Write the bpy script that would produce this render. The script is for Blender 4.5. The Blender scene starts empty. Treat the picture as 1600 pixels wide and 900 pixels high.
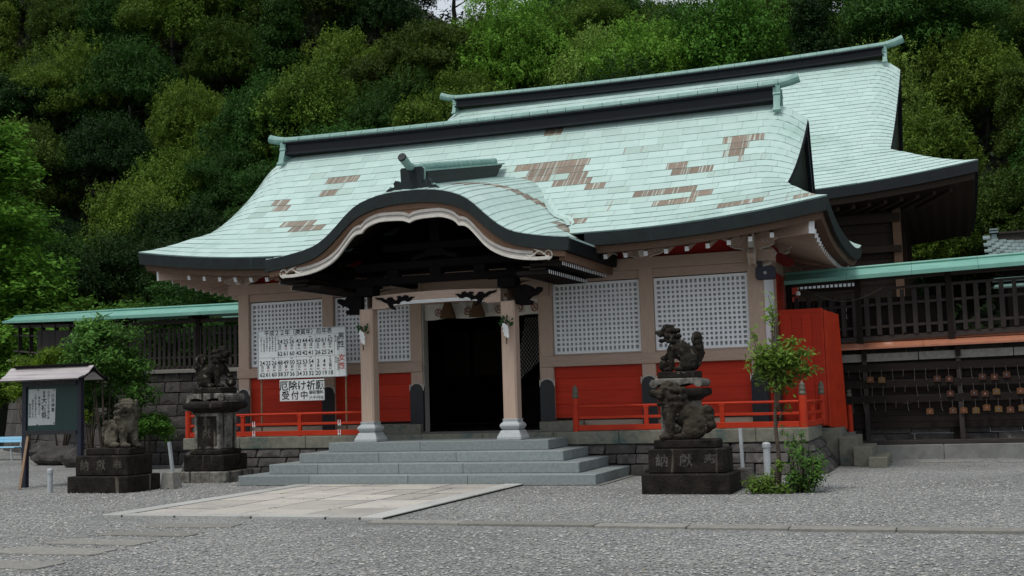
import bpy, bmesh, math, random
import numpy as np
from mathutils import Vector, Matrix, noise
random.seed(7); rng = np.random.default_rng(7)
SC = bpy.context.scene
COL = SC.collection
# ---------------------------------------------------------------- camera
cam = bpy.data.cameras.new('camera'); camo = bpy.data.objects.new('camera', cam); COL.objects.link(camo)
cr, cu, cf = (0.9365633, 0.3492481, -0.0295789), (0.0585704, -0.0727427, 0.9956295), (-0.3455700, 0.9342025, 0.0885837)
M = Matrix(((cr[0], cu[0], -cf[0], 9.0771), (cr[1], cu[1], -cf[1], -22.6678), (cr[2], cu[2], -cf[2], 1.55), (0, 0, 0, 1)))
camo.matrix_world = M
cam.sensor_width = 36; cam.lens = 1850.0/1600*36; cam.clip_start = .1; cam.clip_end = 600
SC.camera = camo
# ---------------------------------------------------------------- light
SUN_EL, SUN_AZ = math.radians(65), math.radians(205)      # azimuth clockwise from +Y (where the sun stands)
W = bpy.data.worlds.new('World'); SC.world = W; W.use_nodes = True
nt = W.node_tree; bg = nt.nodes['Background']
sky = nt.nodes.new('ShaderNodeTexSky'); sky.sky_type = 'NISHITA'; sky.sun_disc = False
sky.sun_elevation = SUN_EL; sky.sun_rotation = SUN_AZ; sky.air_density = 1.2; sky.dust_density = 4.0; sky.ozone_density = 1.0
mixs = nt.nodes.new('ShaderNodeMix'); mixs.data_type = 'RGBA'; mixs.inputs['Factor'].default_value = .62
tc = nt.nodes.new('ShaderNodeTexCoord'); cn = nt.nodes.new('ShaderNodeTexNoise'); cn.inputs['Scale'].default_value = 2.2; cn.inputs['Detail'].default_value = 7
crp = nt.nodes.new('ShaderNodeValToRGB'); crp.color_ramp.elements[0].color = (6.6, 7.2, 7.9, 1); crp.color_ramp.elements[1].color = (10.5, 10.9, 11.2, 1)
crp.color_ramp.elements[0].position = .35; crp.color_ramp.elements[1].position = .65
nt.links.new(tc.outputs['Generated'], cn.inputs['Vector']); nt.links.new(cn.outputs['Fac'], crp.inputs['Fac'])
nt.links.new(sky.outputs[0], mixs.inputs['A']); nt.links.new(crp.outputs[0], mixs.inputs['B']); nt.links.new(mixs.outputs['Result'], bg.inputs['Color'])
bg.inputs['Strength'].default_value = .078
sun = bpy.data.lights.new('sun', 'SUN'); suno = bpy.data.objects.new('sun', sun); COL.objects.link(suno)
sun.energy = 1.5; sun.angle = math.radians(11); sun.color = (1, .96, .9)
sd = Vector((math.sin(SUN_AZ)*math.cos(SUN_EL), math.cos(SUN_AZ)*math.cos(SUN_EL), math.sin(SUN_EL)))
suno.rotation_euler = (-sd).to_track_quat('-Z', 'Y').to_euler()
SC.view_settings.view_transform = 'Standard'; SC.view_settings.look = 'None'
SC.view_settings.exposure = 0.33; SC.view_settings.gamma = 1.0
SC.cycles.max_bounces = 6; SC.cycles.diffuse_bounces = 3; SC.cycles.transparent_max_bounces = 6
# ---------------------------------------------------------------- materials
MATS = {}
def mat(name, c1, c2=None, scale=6, rough=.7, bump=.15, bscale=None, c3=None, t3=.62, s3=2.5, stretch=(1, 1, 1), metal=0, spec=.4, tint=0, streak=None, detail=5, objcol=False, trans=0, bdist=.01):
    m = bpy.data.materials.new(name); m.use_nodes = True; t = m.node_tree; L = t.links.new; N = t.nodes.new
    b = t.nodes['Principled BSDF']; b.inputs['Roughness'].default_value = rough; b.inputs['Metallic'].default_value = metal
    b.inputs['Specular IOR Level'].default_value = spec
    geo = N('ShaderNodeNewGeometry'); mp = N('ShaderNodeMapping'); mp.inputs['Scale'].default_value = stretch
    L(geo.outputs['Position'], mp.inputs['Vector'])
    n1 = N('ShaderNodeTexNoise'); n1.inputs['Scale'].default_value = scale; n1.inputs['Detail'].default_value = detail; n1.inputs['Roughness'].default_value = .65
    L(mp.outputs[0], n1.inputs['Vector'])
    c2 = c2 or tuple(v*.72 for v in c1)
    r = N('ShaderNodeValToRGB'); r.color_ramp.elements[0].position = .32; r.color_ramp.elements[1].position = .68
    r.color_ramp.elements[0].color = (*c2, 1); r.color_ramp.elements[1].color = (*c1, 1)
    L(n1.outputs['Fac'], r.inputs['Fac']); out = r.outputs[0]
    if c3:
        n3 = N('ShaderNodeTexNoise'); n3.inputs['Scale'].default_value = s3; n3.inputs['Detail'].default_value = 8; n3.inputs['Roughness'].default_value = .7
        L(geo.outputs['Position'], n3.inputs['Vector'])
        r3 = N('ShaderNodeValToRGB'); r3.color_ramp.elements[0].position = t3-.04; r3.color_ramp.elements[1].position = t3+.05
        L(n3.outputs['Fac'], r3.inputs['Fac']); mx = N('ShaderNodeMix'); mx.data_type = 'RGBA'
        L(r3.outputs[0], mx.inputs['Factor']); L(out, mx.inputs['A']); mx.inputs['B'].default_value = (*c3, 1); out = mx.outputs['Result']
    if streak:
        ms = N('ShaderNodeMapping'); ms.inputs['Scale'].default_value = streak[1]; L(geo.outputs['Position'], ms.inputs['Vector'])
        ns = N('ShaderNodeTexNoise'); ns.inputs['Scale'].default_value = 1; ns.inputs['Detail'].default_value = 4; L(ms.outputs[0], ns.inputs['Vector'])
        rs = N('ShaderNodeValToRGB'); rs.color_ramp.elements[0].position = streak[2]; rs.color_ramp.elements[1].position = streak[2]+.1; L(ns.outputs['Fac'], rs.inputs['Fac'])
        mx = N('ShaderNodeMix'); mx.data_type = 'RGBA'; L(rs.outputs[0], mx.inputs['Factor']); L(out, mx.inputs['A']); mx.inputs['B'].default_value = (*streak[0], 1); out = mx.outputs['Result']
    if tint:
        at = N('ShaderNodeAttribute'); at.attribute_name = 'tint'
        ma = N('ShaderNodeMapRange'); ma.inputs['To Min'].default_value = 1-tint; ma.inputs['To Max'].default_value = 1+tint
        L(at.outputs['Fac'], ma.inputs['Value']); mm = N('ShaderNodeVectorMath'); mm.operation = 'SCALE'
        L(out, mm.inputs[0]); L(ma.outputs[0], mm.inputs['Scale']); out = mm.outputs[0]
    if objcol:
        oi = N('ShaderNodeObjectInfo'); mm = N('ShaderNodeVectorMath'); mm.operation = 'MULTIPLY'
        L(out, mm.inputs[0]); L(oi.outputs['Color'], mm.inputs[1]); out = mm.outputs[0]
    L(out, b.inputs['Base Color'])
    if trans:
        tb = N('ShaderNodeBsdfTranslucent'); L(out, tb.inputs['Color']); ms_ = N('ShaderNodeMixShader'); ms_.inputs[0].default_value = trans
        L(b.outputs[0], ms_.inputs[1]); L(tb.outputs[0], ms_.inputs[2]); L(ms_.outputs[0], t.nodes['Material Output'].inputs['Surface'])
    if bump:
        nb = N('ShaderNodeTexNoise'); nb.inputs['Scale'].default_value = bscale or scale*4; nb.inputs['Detail'].default_value = 6
        L(mp.outputs[0], nb.inputs['Vector']); bp = N('ShaderNodeBump'); bp.inputs['Strength'].default_value = bump*3; bp.inputs['Distance'].default_value = bdist
        L(nb.outputs['Fac'], bp.inputs['Height']); L(bp.outputs[0], b.inputs['Normal'])
    MATS[name] = m; return m
mat('patina', (.455, .60, .56), (.40, .555, .51), 3, .34, .05, 30, c3=(.33, .49, .43), t3=.58, s3=.35, tint=.11, spec=.6, streak=((.34, .49, .43), (12, .7, .7), .66))
mat('patina_green', (.23, .39, .34), (.16, .30, .27), 5, .5, .05, 30, spec=.4, tint=.1, streak=((.31, .46, .41), (9, 9, 1), .6))
mat('patina_cap', (.16, .37, .30), (.12, .31, .25), 2, .45, .03, 30, spec=.5, streak=((.24, .46, .39), (.6, 6, 6), .6))
mat('copper_brown', (.225, .17, .125), (.18, .14, .105), 14, .5, .04, 30, tint=.28, streak=((.40, .48, .43), (30, .5, .5), .54))
mat('dark_copper', (.013, .020, .021), (.008, .012, .013), 5, .55, .05, 20, spec=.25, streak=((.05, .09, .08), (14, 14, .8), .70))
mat('dark_copper2', (.013, .016, .020), (.008, .010, .013), 5, .5, .05, 20, spec=.25)
mat('copper_streak', (.38, .52, .47), (.33, .47, .42), 10, .45, .04, 30, tint=.2, streak=((.27, .19, .15), (26, .4, .4), .60), spec=.6)
mat('lip_shadow', (.10, .17, .155), (.06, .11, .10), 5, .6, 0)  # dark colour on tile lips, painting in the shadow line under each course
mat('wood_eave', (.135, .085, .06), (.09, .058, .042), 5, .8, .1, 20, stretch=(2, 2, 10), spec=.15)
mat('bark_dark', (.03, .024, .02), (.014, .012, .01), 9, .9, .4, 20, stretch=(1, 1, .3), bdist=.03)
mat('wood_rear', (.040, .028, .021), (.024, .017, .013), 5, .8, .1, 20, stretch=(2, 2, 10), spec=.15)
mat('wood_beige', (.47, .35, .275), (.40, .295, .23), 5, .75, .08, 20, stretch=(6, 6, .7), streak=((.30, .225, .18), (14, 14, .8), .68))
mat('wood_beige_h', (.45, .335, .265), (.35, .26, .205), 5, .75, .1, 20, stretch=(1, 8, 12))
mat('wood_brown', (.17, .095, .055), (.12, .07, .042), 5, .75, .1, 20, stretch=(2, 2, 10))
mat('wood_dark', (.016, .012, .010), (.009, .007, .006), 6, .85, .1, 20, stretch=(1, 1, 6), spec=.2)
mat('wood_grey', (.036, .030, .027), (.016, .013, .012), 7, .85, .2, 20, stretch=(1, 1, .25), c3=(.08, .07, .063), t3=.68, s3=5)
mat('wood_grey_h', (.045, .037, .033), (.022, .018, .016), 7, .85, .2, 20, stretch=(.3, 1, 4))
mat('carving_dark', (.008, .006, .006), (.004, .0035, .0035), 8, .9, .1, spec=.1)
mat('red_paint', (.50, .040, .010), (.39, .026, .008), 2.2, .6, .05, 12, stretch=(1, 1, 2), spec=.25, streak=((.34, .020, .010), (5, 5, .7), .66))
mat('red_plank', (.50, .033, .010), (.40, .024, .009), 2.5, .65, .07, 12, stretch=(.5, 1, 5), spec=.25, tint=.1)
mat('red_frieze', (.42, .02, .012), (.34, .016, .01), 2.5, .7, .05)
mat('white_paint', (.82, .85, .87), (.74, .77, .79), 4, .6, .03, 20)
mat('white_edge', (.62, .60, .54), (.48, .46, .42), 8, .7, .05, 20)
mat('white_dull', (.42, .40, .37), (.30, .29, .27), 8, .7, .05, 20)
mat('paper_pane', (.42, .43, .43), (.36, .37, .37), 2, .8, 0)
mat('black_metal', (.014, .016, .02), (.009, .01, .013), 10, .45, .1, 20)
mat('granite_step', (.25, .285, .285), (.18, .21, .215), 18, .6, .06, 60, c3=(.20, .20, .16), t3=.68, s3=1.2, tint=.12)
mat('granite_pale', (.42, .45, .46), (.33, .36, .37), 20, .6, .06, 60)
mat('granite_cap', (.22, .21, .165), (.13, .135, .11), 9, .85, .2, 40, c3=(.07, .11, .10), t3=.58, s3=.9)
mat('stone_wall', (.085, .078, .074), (.035, .033, .032), 5, .9, .35, 18, c3=(.20, .185, .16), t3=.66, s3=3, tint=.3, bdist=.02)
mat('mossy_stone', (.030, .026, .020), (.007, .0065, .0055), 7, .95, .4, 22, c3=(.28, .27, .22), t3=.645, s3=9, spec=.15, streak=((.075, .068, .055), (9, 9, 2), .64), bdist=.015)
mat('plinth_stone', (.026, .022, .018), (.007, .0065, .0055), 5, .95, .4, 22, c3=(.22, .20, .16), t3=.72, s3=4, spec=.15, streak=((.12, .105, .085), (9, 9, .9), .645), bdist=.015)
mat('pale_stone', (.26, .25, .22), (.04, .038, .034), 6, .95, .35, 22, c3=(.33, .33, .30), t3=.66, s3=5, spec=.2, streak=((.02, .02, .018), (8, 8, .8), .55), bdist=.015)
mat('engraving', (.10, .092, .07), (.03, .028, .024), 8, .9, .1)
mat('paving', (.50, .475, .42), (.35, .33, .30), 30, .9, .25, 60, c3=(.36, .335, .315), t3=.53, s3=1.1, tint=.2)
mat('paving_edge', (.44, .445, .42), (.34, .345, .33), 28, .9, .15, 60, c3=(.27, .27, .25), t3=.62, s3=1.5, tint=.14)
mat('kerb_stone', (.25, .245, .22), (.17, .165, .15), 12, .9, .2, 50, tint=.15)
mat('concrete', (.22, .225, .21), (.15, .155, .145), 4, .9, .12, 30, streak=((.12, .12, .11), (3, 3, .6), .64))
mat('orange_copper', (.42, .17, .10), (.33, .13, .075), 3, .5, .05, 20, streak=((.50, .27, .19), (3, 1, 1), .6))
mat('bark', (.10, .075, .052), (.045, .034, .026), 9, .9, .4, 20, stretch=(1, 1, .3), bdist=.03)
mat('leaf', (1, 1, 1), (.70, .78, .62), 1.4, .6, 0, tint=.5, objcol=True, trans=.3, spec=.12)
mat('soil', (.02, .022, .012), (.009, .010, .006), 1.5, 1, .3, 4)
mat('green_board', (.008, .042, .034), (.006, .03, .026), 4, .5, .02)
mat('navy_metal', (.012, .016, .035), (.008, .01, .02), 6, .5, .05)
mat('steel_roof', (.55, .52, .52), (.30, .26, .26), 1.2, .35, 0, stretch=(.6, 8, 12), metal=.3)
mat('white_sheet', (.66, .70, .70), (.58, .62, .62), 3, .6, .02)
mat('notice_paper', (.50, .53, .53), (.44, .46, .46), 3, .7, .02)
mat('ink', (.012, .012, .014), None, 4, .7, 0)
mat('ink_grey', (.10, .10, .11), None, 4, .7, 0)
mat('ink_red', (.50, .03, .02), None, 4, .7, 0)
mat('cloth', (.62, .59, .51), (.52, .49, .43), 3, .9, .05)
mat('crest_red', (.27, .13, .10), None, 4, .9, 0)
mat('tassel', (.14, .075, .035), (.08, .045, .02), 20, .9, .3, 60, stretch=(6, 6, .4))
mat('paper_white', (.78, .80, .80), None, 4, .8, 0)
mat('bench_blue', (.33, .62, .80), (.28, .55, .74), 4, .45, 0)
mat('pipe_grey', (.42, .45, .47), (.34, .37, .39), 5, .45, .02)
mat('ema_wood', (.19, .075, .022), (.14, .05, .016), 8, .7, .05, objcol=True)
mat('string', (.11, .10, .085), None, 4, .9, 0)
mat('bronze', (.14, .13, .09), (.08, .08, .06), 12, .5, .1)
mat('grey_tile', (.20, .27, .27), (.13, .18, .185), 9, .45, .1, tint=.2)
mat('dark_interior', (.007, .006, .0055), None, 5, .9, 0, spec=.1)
mat('bamboo', (.24, .15, .08), (.16, .10, .06), 6, .6, .05)
# gravel ground
def gravel_mat():
    m = bpy.data.materials.new('gravel'); m.use_nodes = True; t = m.node_tree; L = t.links.new; N = t.nodes.new; b = t.nodes['Principled BSDF']
    g = N('ShaderNodeNewGeometry'); v = N('ShaderNodeTexVoronoi'); v.inputs['Scale'].default_value = 40; L(g.outputs['Position'], v.inputs['Vector'])
    sp = N('ShaderNodeSeparateColor'); L(v.outputs['Color'], sp.inputs[0])
    r = N('ShaderNodeValToRGB'); e = r.color_ramp.elements; e[0].color = (.14, .15, .155, 1); e[0].position = 0; e[1].color = (.41, .41, .385, 1); e[1].position = 1
    for p, c in ((.3, (.22, .232, .238)), (.55, (.295, .303, .30)), (.75, (.34, .33, .285)), (.9, (.385, .39, .39))):
        q = e.new(p); q.color = (*c, 1)
    L(sp.outputs[0], r.inputs[0])
    rd = N('ShaderNodeValToRGB'); rd.color_ramp.elements[0].color = (1, 1, 1, 1); rd.color_ramp.elements[1].color = (.3, .3, .3, 1); rd.color_ramp.elements[0].position = .35; rd.color_ramp.elements[1].position = .75
    L(v.outputs['Distance'], rd.inputs[0])
    n = N('ShaderNodeTexNoise'); n.inputs['Scale'].default_value = .35; n.inputs['Detail'].default_value = 8; L(g.outputs['Position'], n.inputs['Vector'])
    mr = N('ShaderNodeMapRange'); mr.inputs['From Min'].default_value = .3; mr.inputs['From Max'].default_value = .7; mr.inputs['To Min'].default_value = .74; mr.inputs['To Max'].default_value = 1.16; L(n.outputs[0], mr.inputs[0])
    mx = N('ShaderNodeMix'); mx.data_type = 'RGBA'; mx.blend_type = 'MULTIPLY'; mx.inputs['Factor'].default_value = .8; L(r.outputs[0], mx.inputs['A']); L(rd.outputs[0], mx.inputs['B'])
    sc = N('ShaderNodeVectorMath'); sc.operation = 'SCALE'; L(mx.outputs['Result'], sc.inputs[0]); L(mr.outputs[0], sc.inputs['Scale']); L(sc.outputs[0], b.inputs['Base Color'])
    b.inputs['Roughness'].default_value = .85; b.inputs['Specular IOR Level'].default_value = .3
    bp = N('ShaderNodeBump'); bp.invert = True; bp.inputs['Strength'].default_value = .8; bp.inputs['Distance'].default_value = .014; L(v.outputs['Distance'], bp.inputs['Height']); L(bp.outputs[0], b.inputs['Normal'])
    MATS['gravel'] = m
gravel_mat()
mat('pebble', (.32, .31, .28), (.215, .228, .235), 22, .85, 0, tint=.48, spec=.25)
# ---------------------------------------------------------------- builders
class MB:
    def __init__(s): s.v = []; s.f = []; s.m = []; s.t = []
    def add(s, vs, fs, mi=0, t=.5):
        o = len(s.v); s.v += [tuple(p) for p in vs]; s.f += [tuple(i+o for i in f) for f in fs]; s.m += [mi]*len(fs); s.t += [t]*len(fs); return s
    def box(s, x0, x1, y0, y1, z0, z1, mi=0, t=.5):
        return s.add([(x0, y0, z0), (x1, y0, z0), (x1, y1, z0), (x0, y1, z0), (x0, y0, z1), (x1, y0, z1), (x1, y1, z1), (x0, y1, z1)],
                     [(0, 3, 2, 1), (4, 5, 6, 7), (0, 1, 5, 4), (1, 2, 6, 5), (2, 3, 7, 6), (3, 0, 4, 7)], mi, t)
    def hexa(s, p, mi=0, t=.5):    # 8 points, bottom ring then top ring
        return s.add(p, [(0, 3, 2, 1), (4, 5, 6, 7), (0, 1, 5, 4), (1, 2, 6, 5), (2, 3, 7, 6), (3, 0, 4, 7)], mi, t)
    def beam(s, a, b, w, h, mi=0, up=(0, 0, 1)):
        a = Vector(a); b = Vector(b); d = (b-a).normalized(); u = Vector(up); r = d.cross(u).normalized(); u = r.cross(d)
        return s.hexa([a-r*w/2-u*h/2, a+r*w/2-u*h/2, b+r*w/2-u*h/2, b-r*w/2-u*h/2, a-r*w/2+u*h/2, a+r*w/2+u*h/2, b+r*w/2+u*h/2, b-r*w/2+u*h/2], mi)
    def prism(s, poly, fn, d0, d1, mi=0):   # fn(u,v,d) -> point ; polygon is fan-safe per bmesh ngon
        n = len(poly); vs = [fn(u, v, d0) for u, v in poly]+[fn(u, v, d1) for u, v in poly]
        return s.add(vs, [tuple(range(n-1, -1, -1)), tuple(range(n, 2*n))]+[(i, (i+1) % n, (i+1) % n+n, i+n) for i in range(n)], mi)
    def tube(s, pts, r, n=6, mi=0, cap=True):
        pts = [Vector(p) for p in pts]; k = len(pts); rs = r if hasattr(r, '__len__') else [r]*k; vs = []
        for i, p in enumerate(pts):
            d = (pts[min(i+1, k-1)]-pts[max(i-1, 0)]).normalized(); u = Vector((0, 0, 1)) if abs(d.z) < .9 else Vector((1, 0, 0))
            a = d.cross(u).normalized(); b = a.cross(d)
            for j in range(n):
                an = 2*math.pi*j/n; vs.append(p+a*math.cos(an)*rs[i]+b*math.sin(an)*rs[i])
        fs = [(i*n+j, i*n+(j+1) % n, (i+1)*n+(j+1) % n, (i+1)*n+j) for i in range(k-1) for j in range(n)]
        if cap: fs += [tuple(range(n-1, -1, -1)), tuple(range((k-1)*n, k*n))]
        return s.add(vs, fs, mi)
    def lathe(s, prof, c, n=12, mi=0, ph=0):
        vs = []; k = len(prof)
        for r, z in prof:
            for j in range(n):
                an = 2*math.pi*j/n+ph; vs.append((c[0]+r*math.cos(an), c[1]+r*math.sin(an), c[2]+z))
        fs = [(i*n+j, i*n+(j+1) % n, (i+1)*n+(j+1) % n, (i+1)*n+j) for i in range(k-1) for j in range(n)]+[tuple(range(n-1, -1, -1)), tuple(range((k-1)*n, k*n))]
        return s.add(vs, fs, mi)
    def grid(s, P, mi=0, t=.5):   # P[i][j]
        n = len(P); m = len(P[0]); return s.add([p for r in P for p in r], [(i*m+j, i*m+j+1, (i+1)*m+j+1, (i+1)*m+j) for i in range(n-1) for j in range(m-1)], mi, t)
    def ball(s, c, r, mi=0, n=8, k=6):
        vs = []; 
        for i in range(1, k):
            a = math.pi*i/k
            for j in range(n): b = 2*math.pi*j/n; vs.append((c[0]+r[0]*math.sin(a)*math.cos(b), c[1]+r[1]*math.sin(a)*math.sin(b), c[2]-r[2]*math.cos(a)))
        vs += [(c[0], c[1], c[2]-r[2]), (c[0], c[1], c[2]+r[2])]; q = (k-1)*n
        fs = [(i*n+j, i*n+(j+1) % n, (i+1)*n+(j+1) % n, (i+1)*n+j) for i in range(k-2) for j in range(n)]
        fs += [(q, (j+1) % n, j) for j in range(n)]+[(q+1, (k-2)*n+j, (k-2)*n+(j+1) % n) for j in range(n)]
        return s.add(vs, fs, mi)
    def mesh(s, name, mats, smooth=False):
        me = bpy.data.meshes.new(name); me.from_pydata(s.v, [], s.f); me.update()
        for m in mats: me.materials.append(MATS[m])
        me.polygons.foreach_set('material_index', s.m)
        if smooth: me.polygons.foreach_set('use_smooth', [True]*len(s.f))
        a = me.attributes.new('tint', 'FLOAT', 'FACE'); a.data.foreach_set('value', s.t)
        return me
    def build(s, name, mats, parent=None, smooth=False, bevel=0, **props):
        if isinstance(mats, str): mats = [mats]
        return link(name, s.mesh(name, mats, smooth), parent, bevel, **props)
def wloc(o):
    v = Vector((0, 0, 0))
    while o: v += o.location; o = o.parent
    return v
def link(name, me, parent=None, bevel=0, **props):
    o = bpy.data.objects.new(name, me); COL.objects.link(o)
    if parent: o.parent = parent; o.location = -wloc(parent) if not parent.get('_local') else (0, 0, 0)
    if bevel:
        b = o.modifiers.new('bevel', 'BEVEL'); b.width = bevel; b.segments = 1; b.limit_method = 'ANGLE'
    for k, v in props.items(): o[k] = v
    return o
def thing(name, label, cat, loc=(0, 0, 0), group=None):
    o = bpy.data.objects.new(name, None); COL.objects.link(o); o.location = loc; o.empty_display_size = .2
    o['label'] = label; o['category'] = cat
    if group: o['group'] = group
    return o
def rnd(a, b): return random.uniform(a, b)
def lerp(a, b, t): return a+(b-a)*t
def interp(x, pts):
    if x <= pts[0][0]: return pts[0][1]
    for (a, b), (c, d) in zip(pts, pts[1:]):
        if x <= c: return b+(d-b)*(x-a)/(c-a)
    return pts[-1][1]
def smooth_pts(pts, n):    # Catmull-Rom through 2D/3D points
    P = [Vector(p) for p in pts]; P = [2*P[0]-P[1]]+P+[2*P[-1]-P[-2]]; out = []
    for i in range(1, len(P)-2):
        for k in range(n):
            t = k/n; out.append(.5*((2*P[i])+(P[i+1]-P[i-1])*t+(2*P[i-1]-5*P[i]+4*P[i+1]-P[i+2])*t*t+(3*P[i]-P[i-1]-3*P[i+1]+P[i+2])*t**3))
    out.append(P[-2]); return out
GLY = {}
def glyph(st, align='CENTER'):
    if (st, align) not in GLY:
        c = bpy.data.curves.new('lettering', 'FONT'); c.body = st; c.size = 1; c.align_x = align; c.align_y = 'CENTER'; c.resolution_u = 2; c.offset = .012
        o = bpy.data.objects.new('lettering', c); COL.objects.link(o)
        me = bpy.data.meshes.new_from_object(o.evaluated_get(bpy.context.evaluated_depsgraph_get()))
        GLY[(st, align)] = ([(v.co.x, v.co.y) for v in me.vertices], [tuple(p.vertices) for p in me.polygons])
        bpy.data.objects.remove(o); bpy.data.curves.remove(c); bpy.data.meshes.remove(me)
    return GLY[(st, align)]
def text_mesh(mb, s, size, org, ux, uz, mi=0, align='CENTER', vertical=False, thick=.002):
    """lay the string on the plane through org spanned by ux (right) and uz (up)"""
    if vertical:
        for k, ch in enumerate(s): text_mesh(mb, ch, size, Vector(org)-Vector(uz)*size*1.06*k, ux, uz, mi, align, False, thick)
        return
    v, f = glyph(s, align); org = Vector(org); ux = Vector(ux)*size; uz = Vector(uz)*size
    mb.add([org+ux*a+uz*b for a, b in v], f, mi)
for st_ in ['平成２２年（庚寅年）厄年表', '昭和', '平成', '前厄', '本厄', '後厄', '厄除け祈願', '御初穂料', '六千円也', '神社からのお知らせ']+[str(k) for k in range(3, 63)]+list('丑亥卯申酉戌巳午未男性女厄年に当る方は身を慎み神社参拝して除の御祈祷受け一無事息災をりましょう数え前本後付中大祓祭夏越六月十日時茅輪くぐ人形吹きかい所務罪穢ます納獻奉'): glyph(st_)
#@@GROUND
# ---------------------------------------------------------------- ground
def sheet(name, x0, x1, y0, y1, z, m, **kw):
    mb = MB(); mb.add([(x0, y0, z), (x1, y0, z), (x1, y1, z), (x0, y1, z)], [(0, 1, 2, 3)]); return mb.build(name, m, kind='structure', **kw)
sheet('gravel_ground', -150, 150, -150, 24, 0, 'gravel')
# hill
def hillz(x, y):
    t = max(0, y-19); z = t*.42+max(0, min(t, 40)-8)*.22
    z *= 1+.5*max(0, min(1, (-x-10)/30))+.12*max(0, min(1, (x-2)/8))+.22*max(0, min(1, (-x-30)/22))
    if y > 58: z -= (y-58)*.55
    return z+1.2*noise.noise(Vector((x*.08, y*.08, 0)))*min(1, t/10)
mb = MB(); xs = np.linspace(-150, 120, 60); ys = np.linspace(19, 150, 40)
mb.grid([[(x, y, hillz(x, y)-.05) for x in xs] for y in ys]); mb.build('hill_terrain', 'soil', smooth=True, kind='structure')
# loose pebbles lying on the gravel in the foreground
def pebbles():
    n = 60000
    v = rng.random((n*3, 2)); 
    y = -15.5+ (v[:, 0]**1.5)*12.5; x = lerpa(-8, 13, v[:, 1])
    keep = np.ones(len(x), bool)
    keep &= ~((np.abs(x) < 2.35) & (y > -9.6))
    keep &= ~((x > 2.0) & (y > -9.95) & (y < -9.3))
    keep &= ~((x > 4.55) & (x < 6.05) & (y > -5.45))
    keep &= ~((np.abs(x) < 3.6) & (y > -3.8))
    keep &= (x > -4.6) | (y < -5.3)
    x = x[keep][:n]; y = y[keep][:n]; n = len(x)
    s = rng.uniform(.008, .021, n); ang = rng.uniform(0, 6.28, n); tone = rng.random(n)**1.2
    base = np.array([(1, 0, 0), (0, 1, 0), (-1, 0, 0), (0, -1, 0), (0, 0, .7), (0, 0, -.5)], float)
    st = np.stack([s*rng.uniform(.8, 1.5, n), s*rng.uniform(.7, 1.1, n), s*rng.uniform(.6, 1, n)], 1)
    p = base[None]*st[:, None, :]*(1+rng.uniform(-.25, .25, (n, 6, 3)))
    c, q = np.cos(ang)[:, None], np.sin(ang)[:, None]
    P = np.stack([p[:, :, 0]*c-p[:, :, 1]*q+x[:, None], p[:, :, 0]*q+p[:, :, 1]*c+y[:, None], p[:, :, 2]+s[:, None]*.35], 2).reshape(-1, 3)
    f = np.array([(0, 1, 4), (1, 2, 4), (2, 3, 4), (3, 0, 4)])
    F = (f[None]+(np.arange(n)*6)[:, None, None]).reshape(-1, 3)
    fastmesh('gravel_stones', P, F, np.repeat(tone, 4), 'pebble', kind='stuff', label='loose grey and white gravel stones scattered over the forecourt', category='gravel')
def lerpa(a, b, t): return a+(b-a)*t
def fastmesh_data(name, P, F, T, m):
    me = bpy.data.meshes.new(name); k = F.shape[1]
    me.vertices.add(len(P)); me.vertices.foreach_set('co', P.astype(np.float32).ravel())
    me.loops.add(F.size); me.loops.foreach_set('vertex_index', F.astype(np.int32).ravel())
    me.polygons.add(len(F)); me.polygons.foreach_set('loop_start', (np.arange(len(F))*k).astype(np.int32))
    try: me.polygons.foreach_set('loop_total', np.full(len(F), k, np.int32))
    except Exception: pass
    me.update(calc_edges=True); me.materials.append(MATS[m])
    a = me.attributes.new('tint', 'FLOAT', 'FACE'); a.data.foreach_set('value', T.astype(np.float32)); return me
def fastmesh(name, P, F, T, m, parent=None, **props): return link(name, fastmesh_data(name, P, F, T, m), parent, **props)
pebbles()
# fallen leaves and a few weeds in the gravel
def litter():
    n = 260; x = rng.uniform(-9, 11, n); y = -14+rng.random(n)*13; k = ~((np.abs(x) < 3.6) & (y > -3.9)) & ~((np.abs(x) > 4.5) & (np.abs(x) < 6.1) & (y > -5.5)); x, y = x[k], y[k]; n = len(x)
    a = rng.uniform(0, 6.28, n); l = rng.uniform(.012, .028, n); w = l*.4; z = rng.uniform(.022, .032, n)
    P = np.stack([np.stack([x+l*np.cos(a), y+l*np.sin(a), z], 1), np.stack([x-w*np.sin(a), y+w*np.cos(a), z+.006], 1), np.stack([x-l*np.cos(a), y-l*np.sin(a), z], 1), np.stack([x+w*np.sin(a), y-w*np.cos(a), z+.004], 1)], 1).reshape(-1, 3)
    fastmesh('fallen_leaves', P, np.arange(n*4).reshape(-1, 4), rng.random(n), 'dry_leaf', kind='stuff', label='small dry leaves scattered on the gravel', category='fallen leaves')
mat('dry_leaf', (.30, .17, .07), (.16, .13, .05), 3, .8, 0, tint=.5)
litter()
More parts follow.
